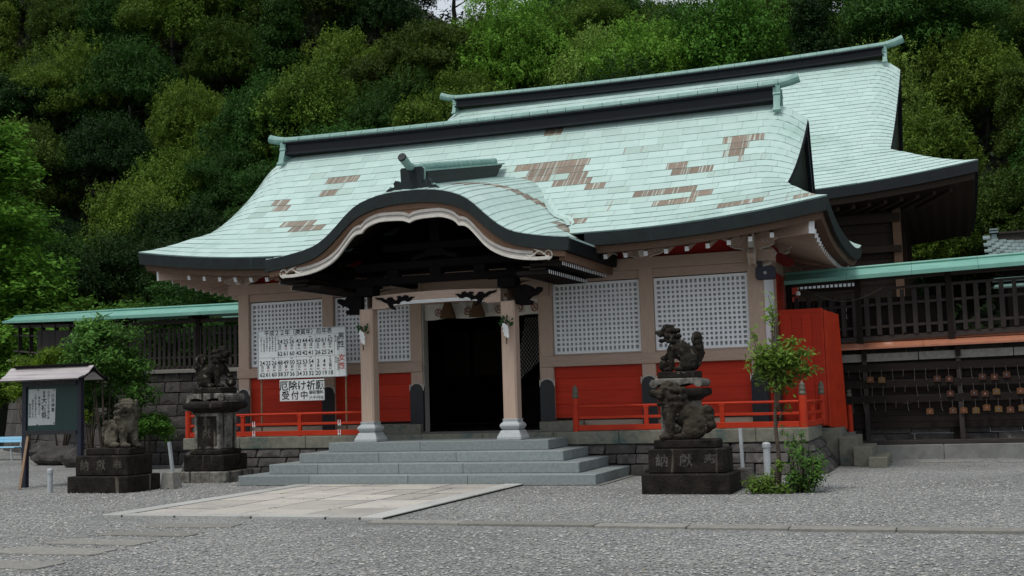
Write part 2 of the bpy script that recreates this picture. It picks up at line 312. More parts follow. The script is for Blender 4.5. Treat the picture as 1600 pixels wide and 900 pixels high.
#@@PAVING
# ---------------------------------------------------------------- paved path, kerb, stepping stones
pv = thing('paved_path', 'pale stone paved path leading to the hall steps', 'path', (0, -6.4, 0)); pv['kind'] = 'structure'
def slab(x0, x1, y0, y1, h, m, parent, name='paving_slab', g=.012, bev=.006, low=-.03):
    gy = .006 if m == 'paving_edge' else .034
    mb = MB(); t = random.random(); mb.box(x0+g, x1-g, y0+gy, y1-gy, low, h+rnd(-.002, .003), t=t); return mb.build(name, m, parent, bevel=bev)
PX, PY0, PY1 = 2.19, -9.0, -3.76
mb = MB(); mb.box(-PX+.01, PX-.01, PY0+.01, PY1, -.04, .0215); mb.build('joint_bed', 'soil', pv)
yy = PY0+.26
for x0, x1 in ((-PX, -PX+.34), (PX-.34, PX)):
    y = PY0
    while y < PY1-.2:
        l = rnd(1.2, 1.9); slab(x0, x1, y, min(y+l, PY1), .035, 'paving_edge', pv); y += l
x = -PX+.34
while x < PX-.4: 
    l = min(rnd(.8, 1.3), PX-.34-x); slab(x, x+l, PY0, PY0+.26, .033, 'paving_edge', pv); x += l
# irregular ashlar of paving slabs
X0, X1 = -PX+.34, PX-.34; cols = [X0, X0+.92, X0+1.72, X0+2.75, X1]
for a, b in zip(cols, cols[1:]):
    y = PY0+.26+rnd(0, .02); first = True
    while y < PY1-.15:
        l = rnd(.75, 1.45)*(1 if not first else rnd(.5, 1)); first = False; e = min(y+l, PY1)
        if PY1-e < .35: e = PY1
        if random.random() < .35: 
            c = (a+b)/2+rnd(-.15, .15); slab(a, c, y, e, .026, 'paving', pv, g=.014); slab(c, b, y, e, .026, 'paving', pv, g=.014)
        else: slab(a, b, y, e, .026, 'paving', pv, g=.016)
        y = e
kb = thing('kerb_line', 'long low kerb of grey stones crossing the gravel', 'kerb', (6, -9.5, 0))
x = 2.2
while x < 14:
    l = rnd(1.0, 1.7); o = -.055*(x-2.2)*.6; mb = MB(); h = .034+rnd(-.006, .006); dy = rnd(-.015, .015)
    y0 = -9.49+dy+(x-2.2)*-.035; mb.box(x+.01, x+l-.01, y0, y0+.27, -.05, h, t=random.random()); mb.build('kerb_stone', 'kerb_stone', kb, bevel=.008); x += l
for k, (xc, yc, w, d) in enumerate(((-.1, -9.9, 1.35, .42), (-.05, -10.75, 1.3, .42), (-.1, -11.55, 1.25, .42), (-.1, -12.3, 1.35, .5), (.05, -13.25, 1.3, .5))):
    mb = MB(); pts = []
    for (x0, y0), (x1, y1) in zip(((-1, -1), (1, -1), (1, 1), (-1, 1)), ((1, -1), (1, 1), (-1, 1), (-1, -1))):
        for q in (.04, .3, .55, .8, .96): pts.append((xc+w/2*lerp(x0, x1, q)+rnd(-.03, .03), yc+d/2*lerp(y0, y1, q)+rnd(-.02, .02)))
    mb.prism(pts, lambda u, v, d_: (u, v, d_), -.03, .013); mb.t = [random.random()]*len(mb.f)
    words = ('nearest the pale paving', 'second from the pale paving', 'third from the pale paving', 'fourth from the pale paving', 'closest to the camera')[k]
    mb.build('stepping_stone', 'kerb_stone', label='flat weathered stone sunk in the gravel, '+words, category='stepping stone', group='stepping stones in line with the path')
for k, (xc, yc, w) in enumerate(((8.9, 1.5, 1.1), (10.2, 1.4, .9))):
    mb = MB(); mb.box(xc-w/2, xc+w/2, yc-.15, yc+.15, -.03, .03); mb.build('stepping_stone', 'kerb_stone', label=('flat stone in the gravel just right of the side stair', 'flat reddish stone in the gravel under the plaque rack, at right')[k], category='stepping stone', bevel=.01)
#@@ROOFS
# ---------------------------------------------------------------- hip-and-gable roofs
class Roof:
    def __init__(s, cy, hd, hw, wf, wt, tf, z0, a, b, lift, lx, roll): s.__dict__.update(locals()); s.T = hd
    def base(s, t): return s.z0+s.a*t+s.b*t*t
    def hw_(s, t): return lerp(s.hw, s.wf, (t/s.tf)**.85) if t < s.tf else lerp(s.wf, s.wt, (t-s.tf)/(s.T-s.tf))
    def z(s, x, t):
        q = max(0, (abs(x)-s.lx)/(s.hw-s.lx)); w = s.hw_(max(t, s.tf)); r = max(0, (abs(x)-(w-.8))/.8) if t > s.tf-.3 else 0
        k = max(0, min(1, (t-s.tf+.3)/(s.T-s.tf+.3)))
        return s.base(t)+s.lift*q*q*(1-t/s.T)**1.4-s.roll*r*r*k**.8
    def p(s, x, t, up=0): return Vector((x, s.cy-s.hd+t, s.z(x, t)+up))
    def side(s, sg, tt, k, up=0):   # tt: inward parameter (same as t on the hip), k in -1..1 along Y
        x = s.hw_(tt); yh = s.hd-tt; zh = s.z(x, tt); zm = s.base(tt)
        return Vector((sg*x, s.cy+k*yh, lerp(zm, zh, abs(k)**3)+up))
R1 = Roof(2.3, 4.05, 7.2, 6.36, 6.53, 1.42, 4.48, .45, .07, .32, 3.2, .40)
R2 = Roof(17, 6.5, 10.0, 7.75, 8.02, 1.9, 6.85, .60, .0300, .46, 4.0, .42)
def zporch(x, y):
    h = interp(abs(x), HP); w = max(0, min(1, (2.97-abs(x))/.8)); w = w*w*(3-2*w); return h+(.2*(y+3.4)+.05*(1-math.exp(-(y+3.4)*3)))*w
HP0 = [(0, 5.265), (.25, 5.262), (.5, 5.24), (.75, 5.19), (1.03, 5.09), (1.25, 4.94), (1.46, 4.745), (1.7, 4.54), (1.92, 4.405), (2.15, 4.33), (2.45, 4.27), (2.75, 4.225), (3.0, 4.20)]
HP = [(q.x, q.y) for q in smooth_pts(HP0, 4)]
def under_porch(x, t): return abs(x) < 2.95 and R1.cy-R1.hd+t < 1.2 and zporch(x, R1.cy-R1.hd+t) > R1.z(x, t)+.02
def underlay(R, parent, m='dark_copper', seg=60):
    mb = MB()
    for sg in (1, -1):   # front (sg=1) and rear slopes
        P = []
        for i in range(25):
            t = R.T*i/24; w = R.hw_(t); row = []
            for j in range(seg+1):
                x = lerp(-w, w, j/seg); q = R.p(x, t, -.02); q.y = q.y if sg == 1 else 2*R.cy-q.y
                row.append(q)
            P.append(row)
        mb.grid(P if sg == 1 else [r[::-1] for r in P], mi=0 if sg == 1 else 1)
    for sg in (1, -1):
        P = [[R.side(sg, R.tf*i/8, lerp(-1, 1, j/30), -.005) for j in range(31)] for i in range(9)]
        mb.grid(P if sg == 1 else [r[::-1] for r in P], mi=1)
    return mb.build('roof_deck', [m, 'patina'], parent, smooth=True)
def tiles(R, parent, rows, tw, hide, brown, limit, key, h=.013, gap=.002, extra=None):
    L = [0]; N = 200
    for i in range(N):
        a, b = R.p(0, R.T*i/N), R.p(0, R.T*(i+1)/N); L.append(L[-1]+(b-a).length)
    tot = L[-1]
    def tat(sv):
        sv = max(0, min(tot, sv)); 
        for i in range(N):
            if L[i+1] >= sv: return R.T*(i+(sv-L[i])/(L[i+1]-L[i]+1e-9))/N
        return R.T
    out = []
    for r in range(rows):
        t0, t1 = tat(tot*r/rows), tat(min(tot, tot*(r+1)/rows+.03)); w = R.hw_((t0+t1)/2)
        nx = int(2*w/tw)+2; off = (r % 2)*tw*.5+(r % 3)*.07
        for j in range(-nx//2-1, nx//2+2):
            x0, x1 = j*tw+off, (j+1)*tw+off; xm = (x0+x1)/2
            wa, wb = R.hw_(t0), R.hw_(t1)
            if x0 > max(wa, wb)-.02 or x1 < -max(wa, wb)+.02: continue
            if hide and all(hide(xx, tt) for xx in (x0, x1) for tt in (t0, t1)): continue
            seg = 2 if (abs(xm) > w-1.1) else 1
            c = lambda x, wl: max(-wl, min(wl, x))
            xs = [lerp(x0+gap, x1-gap, k/seg) for k in range(seg+1)]
            dz = rnd(-.003, .004)
            top0 = [R.p(c(x, wa), t0, h+dz) for x in xs]; top1 = [R.p(c(x, wb), t1, .004) for x in xs]; bot0 = [R.p(c(x, wa), t0, -.015) for x in xs]; bot1 = [R.p(c(x, wb), t1, -.02) for x in xs]
            n = seg+1; vs = top0+top1+bot0+bot1; fs = [(i, i+1, n+i+1, n+i) for i in range(seg)]+[(2*n+i, 2*n+i+1, i+1, i) for i in range(seg)]+[(0, n, 3*n, 2*n), (n-1, 3*n-1, 4*n-1, 2*n-1)][:2]
            fs[-1] = (n-1, 2*n+n-1, 3*n+n-1, 2*n-1)
            br = any(bx0 <= xm <= bx1 and bt0 <= (t0+t1)/2 <= bt1 for bx0, bx1, bt0, bt1 in brown)
            bot_row = r == 0
            if br or (random.random() < .2 and any(bx0-.45 <= xm <= bx1+.45 and bt0-.28 <= (t0+t1)/2 <= bt1+.28 for bx0, bx1, bt0, bt1 in brown)): br = 1 if br and random.random() < .82 else 3
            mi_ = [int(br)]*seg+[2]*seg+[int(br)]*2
            out.append((key(xm, t0), vs, fs, mi_, random.gauss(.5, .16)+(.12 if bot_row else 0)))
    out.sort(key=lambda q: q[0])
    rest = MB()
    TM = ['patina', 'copper_brown', 'lip_shadow', 'copper_streak']
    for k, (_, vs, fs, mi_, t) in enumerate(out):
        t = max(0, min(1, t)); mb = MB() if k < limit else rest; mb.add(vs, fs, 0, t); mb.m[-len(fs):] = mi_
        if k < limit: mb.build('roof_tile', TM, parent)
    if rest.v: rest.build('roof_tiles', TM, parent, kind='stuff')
def eave_loop(R, skip=None):
    """points round the eave edge: list of open runs"""
    F = [(R.p(x, 0)) for x in np.linspace(-R.hw, R.hw, 73)]
    E = [R.side(1, 0, k) for k in np.linspace(-1, 1, 41)][1:]
    B = [Vector((q.x, 2*R.cy-q.y, q.z)) for q in F][::-1][1:]
    Wt = [R.side(-1, 0, k) for k in np.linspace(1, -1, 41)][1:-1]
    lp = F+E+B+Wt
    runs = [[]]
    for q in lp+[lp[0]]:
        if skip and abs(q.x) < skip and q.y < R.cy: 
            if runs[-1]: runs.append([])
        else: runs[-1].append(q)
    return [r for r in runs if len(r) > 1]
def inset(R, q, d, dz, flat=None):
    k = lambda v, h: v*(h-d)/h
    return Vector((k(q.x, R.hw), R.cy+k(q.y-R.cy, R.hd), (q.z if flat is None else flat)+dz))
def eaves(R, parent, dark, brown, wall_d, zwall, skip=None, dh=.25, bh=.13, soff='wood_beige'):
    rings = [(0, .012), (.015, -dh), (.10, -dh-.004), (.12, -dh-bh), (.26, -dh-bh-.005)]
    for run in eave_loop(R, skip):
        mb = MB(); P = [[inset(R, q, d, z) for q in run] for d, z in rings[:3]]; mb.grid(P); mb.build('eave_edge', dark, parent)
        mb = MB(); P = [[inset(R, q, d, z) for q in run] for d, z in rings[2:]]; mb.grid(P); mb.build('eave_board', brown, parent)
        mb = MB(); P = []
        for i in range(13):
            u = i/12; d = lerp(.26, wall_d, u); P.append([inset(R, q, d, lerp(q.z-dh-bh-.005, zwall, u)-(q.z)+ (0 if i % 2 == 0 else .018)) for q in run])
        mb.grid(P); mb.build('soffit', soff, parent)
def gable(R, sg, parent, board='dark_copper2', wall='wood_brown', small=False):
    mb = MB(); xw = R.wf-.5; zb = R.base(R.tf)-.1; n = 16; top = []
    for side in (1, -1):
        pass
    ys = []; 
    P0 = []; P1 = []
    for i in range(-n, n+1):
        t = R.T-(R.T-R.tf)*abs(i)/n; y = R.cy+(R.T-t)*(1 if i > 0 else -1)
        P0.append((sg*xw, y, zb)); P1.append((sg*xw, y, R.base(t)-.15))
    mb.grid([P0, P1]); mb.build('gable_wall', wall, parent)
    # horizontal gable planks
    for k in range(9):
        z = zb+.12+k*(R.base(R.T)-zb)/10; hw = 0
        for i in range(60):
            t = lerp(R.tf, R.T, i/59)
            if R.base(t)-.45 > z: hw = R.T-t; break
        if hw > .2: m2 = MB(); m2.box(min(sg*xw, sg*(xw+.03)), max(sg*xw, sg*(xw+.03)), R.cy-hw, R.cy+hw, z, z+(R.base(R.T)-zb)/10-.03); m2.build('gable_plank', wall, parent)
    # barge boards following the verge, one for each slope
    for side in (-1, 1):
        m2 = MB(); A = []; n2 = 18
        for i in range(n2+1):
            t = lerp(R.tf-.25, R.T, i/n2); x = R.hw_(max(t, R.tf)); z = R.z(x, max(t, R.tf)); 
            if t < R.tf: z -= (R.tf-t)*(R.a+.1)
            y = R.cy+side*(R.T-t); w = lerp(.42, .36, i/n2)*(R.T/4.05)**.5*(.38 if side < 0 else 1)
            A.append([(sg*(x-.0), y, z+.02), (sg*(x+.02), y, z-.08), (sg*(x-.02), y, z-.10), (sg*(x-.03), y, z-w), (sg*(x-.11), y, z-w), (sg*(x-.12), y, z-.02)])
        m2.grid(A); m2.grid([r[::-1] for r in A]); m2.build('barge_board', board, parent)
def ridge(R, parent, x1, zb, h, capr, tip, yo=0, name_l='ridge', sag=.06):
    """box ridge with stepped mouldings, tube cap with upturned ends, and an end ornament at each side"""
    mb = MB(); y = R.cy; w = .17*capr/.09; n = 24
    lv = lambda x: zb+sag*(x/x1)**2
    for (a, b, ww) in ((0, .12, w*1.25), (.12, .2, w*.95), (.2, .82, w*.8), (.82, .9, w*1.1), (.9, 1, w*1.35)):
        for i in range(n):
            xa, xb = lerp(-x1, x1, i/n), lerp(-x1, x1, (i+1)/n)
            mb.hexa([(xa, y-ww, lv(xa)+a*h), (xb, y-ww, lv(xb)+a*h), (xb, y+ww, lv(xb)+a*h), (xa, y+ww, lv(xa)+a*h), (xa, y-ww, lv(xa)+b*h), (xb, y-ww, lv(xb)+b*h), (xb, y+ww, lv(xb)+b*h), (xa, y+ww, lv(xa)+b*h)])
    mb.build('ridge_box', 'dark_copper2', parent)
    n = 30; xe = x1+tip
    for i in range(n):
        xa, xb = lerp(-xe, xe, i/n), lerp(-xe, xe, (i+1)/n)-.012
        def cz(x): 
            o = max(0, abs(x)-x1+.1); return lv(min(abs(x), x1))+h+capr*.75+.30*o*o
        m2 = MB(); rr = [capr*(1+.25*max(0, abs(x)-x1)) for x in (xa, (xa+xb)/2, xb)]
        m2.tube([(x, y, cz(x)) for x in (xa, (xa+xb)/2, xb)], rr, 10); m2.build('ridge_cap', 'patina_green', parent, smooth=False)
    for sg in (1, -1):
        m2 = MB(); xx = sg*(x1+.02); s = h/.33
        prof = [(-.16, 1.05), (.16, 1.05), (.19, .7), (.14, .55), (.20, .3), (.17, .12), (.26, -.12), (.24, -.45), (.12, -.5), (.10, -.2), (0, -.05), (-.10, -.2), (-.12, -.5), (-.24, -.45), (-.26, -.12), (-.17, .12), (-.20, .3), (-.14, .55), (-.19, .7)]
        zz = lv(x1)
        m2.prism([(u*s*.9, v*h) for u, v in prof], lambda u, v, d: (xx+d, y+u, zz+v), -.05, .05)
        for q in (-1, 1):
            yy = y+q*.20*s
            m2.beam((xx, yy, zz+1.0*h), (xx, yy, zz+.45*h), .16*s, .035*s, up=(0, 1, 0)); m2.beam((xx, yy, zz+.40*h), (xx, yy+q*.12*s, zz-.75*h), .15*s, .035*s, up=(0, 1, 0))
            m2.tube([(xx-.085*s, yy, zz+.42*h), (xx+.085*s, yy, zz+.42*h)], .045*s, 8); m2.tube([(xx-.09*s, yy+q*.13*s, zz-.80*h), (xx+.09*s, yy+q*.13*s, zz-.80*h)], .05*s, 8)
        m2.build('ridge_ornament', 'patina_green', parent)
#@@HALL
hall = thing('shrine_hall', 'front shrine hall with patched pale green copper roof, curved porch gable and red panels', 'shrine hall', (0, 2.3, 0))
roof = MB(); roof.box(-5.9, 5.9, 2.2, 2.4, 6.9, 7.2); roof = roof.build('roof', 'wood_dark', hall)
underlay(R1, roof)
camP = Vector((9.0771, -22.6678, 1.55))
#BROWN
brown1 = [(-5.5, -5.05, 2.42, 2.72), (-5.35, -4.9, 2.12, 2.42), (-4.4, -3.65, 2.95, 3.22), (-4.3, -3.8, 2.7, 2.95), (-4.45, -3.7, 1.5, 1.75), (-4.1, -3.6, 1.25, 1.5),
 (.6, 2.0, 2.75, 3.0), (.7, 2.2, 2.5, 2.75), (1.6, 2.4, 2.25, 2.5), (2.05, 2.65, 1.95, 2.25), (2.6, 3.35, 2.95, 3.2), (4.8, 5.55, 3.0, 3.25), (4.95, 5.4, 2.72, 3.0),
 (3.85, 4.3, 2.35, 2.6), (4.0, 4.8, 2.08, 2.35), (3.5, 4.6, 1.38, 1.62), (4.0, 4.8, 1.1, 1.38), (5.1, 5.9, .6, .88), (2.25, 2.6, .7, 1.0), (2.3, 2.8, .4, .7), (.75, 1.1, 3.75, 4.0), (6.2, 7.0, .3, .6)]
#BROWNEND
tiles(R1, roof, 18, .42, under_porch, brown1, 210, lambda x, t: (R1.p(x, t)-camP).length)
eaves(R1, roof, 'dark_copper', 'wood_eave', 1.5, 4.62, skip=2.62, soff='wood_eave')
for sg in (1, -1): gable(R1, sg, roof)
ridge(R1, roof, 5.92, 7.44, .30, .095, .48)
# ---- porch roof
porch = MB(); porch.box(-.06, .06, -3.2, .5, 5.0, 5.12); porch = porch.build('porch_roof', 'wood_dark', hall)
YF = -3.4
def yback(x):
    if abs(x) > 2.75: return -.22
    y = YF
    while y < 1.6:
        t = y-(R1.cy-R1.hd)
        if t > 0 and R1.z(x, t) > zporch(x, y)+.005: return y+.02
        y += .02
    return 1.6
xs_arc = [0]; 
pl = [(x, zporch(x, YF)) for x in np.linspace(0, 3.0, 151)]; acc = [0]
for (a, b), (c, d) in zip(pl, pl[1:]): acc.append(acc[-1]+math.hypot(c-a, d-b))
def xat(s): 
    for i in range(150):
        if acc[i+1] >= s: return pl[i][0]+(pl[i+1][0]-pl[i][0])*(s-acc[i])/(acc[i+1]-acc[i])
    return 3.0
mb = MB()
for sg in (1, -1):
    P = []
    for i in range(41):
        x = 3.0*i/40; yb = yback(x)+.12; P.append([(sg*x, y, zporch(x, y)-.015) for y in np.linspace(YF, yb, 14)])
    mb.grid(P if sg == 1 else [r[::-1] for r in P])
mb.build('porch_deck', 'dark_copper', porch, smooth=True)
mb = MB()   # underside boards
for sg in (1, -1):
    P = [[(sg*x, y, zporch(x, y)-.2) for y in np.linspace(YF+.1, min(yback(x), -.1) if x < 2.6 else -.2, 6)] for x in np.linspace(0, 2.9, 30)]
    mb.grid(P)
mb.build('porch_soffit', 'wood_dark', porch)
NP = 19; cnt = 0; rest = MB(); tl = []
for sg in (1, -1):
    for r in range(NP):
        s0, s1 = acc[-1]*r/NP, acc[-1]*(r+1)/NP
        xa, xb = xat(s0), xat(s1); xi = max(0, xa-.02); ym = min(yback(xa), yback(xb)+.25); off = (r % 2)*.2
        y = YF-off
        while y < ym:
            y0, y1 = max(y, YF), min(y+.40, ym+.02); y += .40
            if y1-y0 < .04: continue
            vs = []
            def zz(x, yy, up): return (sg*x, yy, zporch(x, yy)+up)
            tb0, tb1 = yback(xb), yback(xa)
            e0 = min(y1-.004, tb0+.3)
            # three cross sections across the course
            X = [xi, (xi+xb)/2, xb]; up = [.004, .012, .022]
            top = [[zz(x, yy, u) for x, u in zip(X, up)] for yy in (y0+.004, y1-.004)]
            low = [[zz(x, yy, -.014) for x in X] for yy in (y0+.004, y1-.004)]
            vs = top[0]+top[1]+low[0]+low[1]; fs = [(0, 1, 4, 3), (1, 2, 5, 4), (0, 6, 7, 1), (1, 7, 8, 2), (2, 8, 11, 5)]
            if sg == -1: fs = [f[::-1] for f in fs]
            xm = (xa+xb)/2*sg; ymid = (y0+y1)/2
            br = (xm > 0 and abs(ymid-(-2.9+ (xm)*1.55)) < .26 and .35 < xm < 2.2) or (xm > 2.2 and -2.0 < ymid < -1.4) or (-1.75 < xm < -1.2 and ymid < -2.95)
            tl.append((-(xm)+.15*ymid, vs, fs, br, max(0, min(1, random.gauss(.5, .17)))))
tl.sort(key=lambda q: q[0])
for k, (_, vs, fs, br, t) in enumerate(tl):
    if k < 90: mb = MB(); mb.add(vs, fs, 0, t); mb.build('roof_tile', ['copper_brown' if br else 'patina'], porch)
    else: rest.add(vs, fs, 1 if br else 0, t)
rest.build('porch_tiles', ['patina', 'copper_brown'], porch, kind='stuff')
# seam flashing where the porch roof dies into the main slope
sm = [(x, yback(x)) for x in np.linspace(1.5, 2.38, 14)]
for sg in (1, -1):
    mb = MB(); A = [[(sg*(x-.02), y-.14, zporch(x-.02, y-.14)+.03), (sg*(x+.03), y+.02, zporch(x, y)+.035), (sg*(x+.09), y+.05, R1.z(x+.09, y+.05-(R1.cy-R1.hd))+.035)] for x, y in sm]; mb.grid(A if sg == 1 else [r[::-1] for r in A])
    mb.build('valley_flashing', 'patina', porch)
# porch front: edge band, board, moulded barge board
def band(name, top, bot, y0, y1, m, xm=3.0, n=80, parent=None, par=None):
    mb = MB(); xs = np.linspace(-xm, xm, n+1); F = []
    A = [[(x, y1, top(x)), (x, y0, top(x)), (x, y0, bot(x)), (x, y1, bot(x))] for x in xs]
    mb.grid(A); e0, e1 = A[0], A[-1]; mb.add(e0, [(0, 1, 2, 3)]); mb.add(e1, [(3, 2, 1, 0)])
    return mb.build(name, m, parent or porch)
zt = lambda x: zporch(x, YF)
TH = .235
band('porch_edge', lambda x: zt(x)-.002, lambda x: zt(x)-TH-.0*abs(x), YF-.03, YF+.10, 'dark_copper')
gb = band('porch_board', lambda x: zt(x)-TH-.002, lambda x: zt(x)-TH-.10, YF+.015, YF+.13, 'wood_brown', 2.93)
low0 = [(0, 4.675), (.1, 4.715), (.25, 4.735), (.45, 4.74), (.62, 4.735), (.78, 4.69), (.9, 4.63), (.97, 4.55)]
low1 = [(.97, 4.55), (1.06, 4.545), (1.16, 4.49), (1.3, 4.34), (1.45, 4.17), (1.6, 4.05), (1.8, 3.95), (2.0, 3.89), (2.2, 3.855), (2.45, 3.835), (2.7, 3.84)]
LB = [(q.x, q.y) for q in smooth_pts(low0, 3)]+[(q.x, q.y) for q in smooth_pts(low1, 3)][1:]
lowz = lambda x: interp(abs(x), LB)
N_ = 110
def strip(name, f0, f1, y, th, m, xm, parent=gb):
    return band(name, f0, f1, y, y+th, m, xm, N_, parent)
strip('barge_board', lambda x: zt(x)-TH-.10, lambda x: lowz(x)+.14, YF+.03, .08, 'wood_brown', 2.66)
strip('barge_moulding', lambda x: lowz(x)+.165, lambda x: lowz(x)+.11, YF+.012, .05, 'white_dull', 2.35)
strip('barge_moulding', lambda x: lowz(x)+.105, lambda x: lowz(x)+.06, YF+.026, .05, 'white_dull', 2.38)
strip('barge_moulding', lambda x: lowz(x)+.058, lambda x: lowz(x)+.002, YF+.0, .06, 'white_edge', 2.66)
# scroll carving at both tips
for sg in (1, -1):
    mb = MB(); cx, cz = sg*2.62, 3.93; pts = []
    for i in range(26):
        a = i/25*2.6*math.pi; r = .095*(1-i/30); pts.append((cx+sg*r*math.cos(a-1.6), YF+.02, cz+r*math.sin(a-1.6)))
    mb.tube(pts, [.017*(1-.4*i/25) for i in range(26)], 5)
    mb.tube([(cx-sg*(.06+.34*u), YF+.02, 3.93+.05*math.sin(u*6)+.04*u) for u in np.linspace(0, 1, 9)], [.02, .018, .022, .018, .014, .018, .02, .012, .004], 5)
    mb.tube([(cx-sg*(.14+.13*u), YF+.02, 3.99+.05*u) for u in np.linspace(0, 1, 4)], [.015, .018, .012, .004], 5)
    mb.build('scroll_carving', 'white_edge', gb)
# porch side eaves with two rows of white rafter tips
for sg in (1, -1):
    mb = MB(); X = 2.99*sg
    A = [[(X, y, zporch(2.99, y)+.01), (X-.01*sg, y, zporch(2.99, y)-TH), (X-.1*sg, y, zporch(2.99, y)-TH-.004)] for y in np.linspace(YF, -.2, 8)]
    mb.grid(A); mb.grid([r[::-1] for r in A]); mb.build('porch_edge', 'dark_copper', porch)
    mb = MB(); z0 = zporch(2.99, YF)-TH; mb.box(min(X-.1*sg, X-.2*sg), max(X-.1*sg, X-.2*sg), YF+.13, -.2, z0-.15, z0); mb.build('eave_board', 'wood_brown', porch)
    for row, (xo, zo) in enumerate(((.17, -.17), (.42, -.30))):
        for k in range(25):
            y = YF+.2+k*.112
            if y > -.5-row*.35: break
            mb = MB(); xt = X-sg*xo; mb.box(min(xt, xt-sg*.6), max(xt, xt-sg*.6), y, y+.04, z0+zo-.05, z0+zo+.01, 0); xa, xb = sorted((xt, xt+sg*.004)); mb.box(xa, xb, y-.001, y+.041, z0+zo-.052, z0+zo+.012, 1)
            mb.build('rafter', ['wood_dark', 'white_paint'], porch)
        mb = MB(); xt = X-sg*(xo+.05); mb.box(min(xt, xt-sg*.3), max(xt, xt-sg*.3), YF+.15, -.8, z0+zo+.012, z0+zo+.05); mb.build('eave_board', 'wood_dark', porch)
# porch ridge box
zr = lambda y: zporch(0, y)-.01
mb = MB(); ya, yb = -2.85, 1.15
for (w, a, b, m) in ((.16, 0, .05, 2), (.13, .05, .22, 0), (.15, .22, .30, 0), (.19, .30, .335, 1)):
    yc0, yc1 = yb-.45*(1-a/.335), yb-.45*(1-b/.335)
    k = [(-w, ya, zr(ya)+a), (w, ya, zr(ya)+a), (w, yc0, zr(yc0)+a), (-w, yc0, zr(yc0)+a), (-w, ya, zr(ya)+b), (w, ya, zr(ya)+b), (w, yc1, zr(yc1)+b), (-w, yc1, zr(yc1)+b)]
    mb.hexa(k, m)
mb.build('porch_ridge_box', ['dark_copper', 'patina_green', 'patina_green'], porch)
for i in range(16):
    y0 = lerp(-2.8, 1.02, i/16); y1 = lerp(-2.8, 1.02, (i+1)/16)-.012
    mb = MB(); mb.tube([(0, y0, zr(y0)+.385), (0, y1, zr(y1)+.385)], .075, 10); mb.build('ridge_cap', 'patina_green', porch)
mb = MB(); mb.tube([(0, -2.8, zr(-2.8)+.385), (0, -3.1, zr(-3.1)+.39), (0, -3.35, zr(-3.35)+.45), (0, -3.62, zr(-3.4)+.58)], [.068, .07, .074, .082], 14, 0, cap=False)
mb.lathe([(.115, 0)], (0, 0, 0)) if False else None
mb.build('ridge_horn', 'patina_green', porch)
mb = MB(); mb.tube([(0, -3.60, zr(-3.4)+.572), (0, -3.645, zr(-3.4)+.594)], [.081, .078], 14); mb.build('ridge_horn_disc', 'dark_copper', porch)
mb = MB(); oz = zr(-3.2)-.02
half = [(.0, .42), (.20, .42), (.225, .39), (.22, .28), (.215, .18), (.22, .11), (.27, .19), (.33, .20), (.37, .15), (.35, .09), (.40, .07), (.48, .06), (.56, -.02), (.6, -.06), (.56, -.10), (.3, -.06), (0, -.02)]
prof = half+[(-u, v) for u, v in half[::-1][1:-1]]
mb.prism(prof, lambda u, v, d: (u, -3.2+d, oz+v), -.05, .07, 0); orn = mb.build('ridge_ornament', 'dark_copper', porch)
for sg in (1, -1):
    mb = MB(); mb.tube([(sg*u, -3.16, oz+v) for u, v in half[1:6]], .022, 6); mb.tube([(sg*(.29+.06*math.cos(a)), -3.15, oz+.12+.07*math.sin(a)) for a in np.linspace(-1, 4, 9)], .018, 6)
    mb.tube([(sg*u, -3.16, oz+v) for u, v in half[10:14]], .022, 6); mb.tube([(sg*.6, -3.28, oz-.06), (sg*.6, -3.05, oz-.06)], .035, 8); mb.tube([(sg*.44, -3.24, oz+.08), (sg*.44, -3.05, oz+.08)], .022, 8)
    mb.build('ornament_rim', 'patina_green', orn)
#@@HALLBODY
# ---- posts, beams, panels
PXS = [-5.64, -3.525, -1.437, 1.437, 3.525, 5.64]
FZ = .80
for x in PXS:
    mb = MB(); mb.box(x-.135, x+.135, -.135, .135, FZ, 4.13); mb.build('post', 'wood_beige', hall, bevel=.01)
for x in (5.64, -5.64):
    for y in (1.70, 3.55): mb = MB(); mb.box(x-.135, x+.135, y-.135, y+.135, FZ, 4.13); mb.build('post', 'wood_beige', hall, bevel=.01)
def black_sleeve(x, y=0, side=False):
    mb = MB(); prof = [(-.15, FZ+.02), (.15, FZ+.02), (.15, 1.68), (.125, 1.75), (.07, 1.79), (0, 1.80), (-.07, 1.79), (-.125, 1.75), (-.15, 1.68)]
    fn = (lambda u, v, d: (x+u, y-.14+d, v)) if not side else (lambda u, v, d: (x+.14-d, y+u, v))
    mb.prism(prof, fn, -.022, .0); s = mb.build('post_sleeve', 'black_metal', hall)
    mb = MB()
    e = [(-.15, 1.68), (-.125, 1.75), (-.07, 1.79), (0, 1.81), (.07, 1.79), (.125, 1.75), (.15, 1.68)]
    mb.tube([fn(u, v+.012, -.015) for u, v in e], .012, 5); mb.tube([fn(-.155, 1.66, -.012), fn(-.155, 1.8, -.012)], .009, 5); mb.tube([fn(.155, 1.66, -.012), fn(.155, 1.8, -.012)], .009, 5)
    mb.build('sleeve_trim', 'white_edge', s)
for x in PXS: black_sleeve(x)
for x in (1.437, -1.437): 
    sg = -1 if x > 0 else 1; mb = MB(); mb.box(x+sg*.137, x+sg*.16, -.14, .14, FZ+.02, 1.74); mb.build('post_sleeve', 'black_metal', hall)
black_sleeve(5.64, .0, True)
def beam(x0, x1, y0, y1, z0, z1, m='wood_beige_h', name='beam', parent=None, bevel=.008):
    mb = MB(); mb.box(x0, x1, y0, y1, z0, z1); return mb.build(name, m, parent or hall, bevel=bevel)
bays = [(-5.505, -3.66), (-3.39, -1.572), (1.572, 3.39), (3.66, 5.505)]
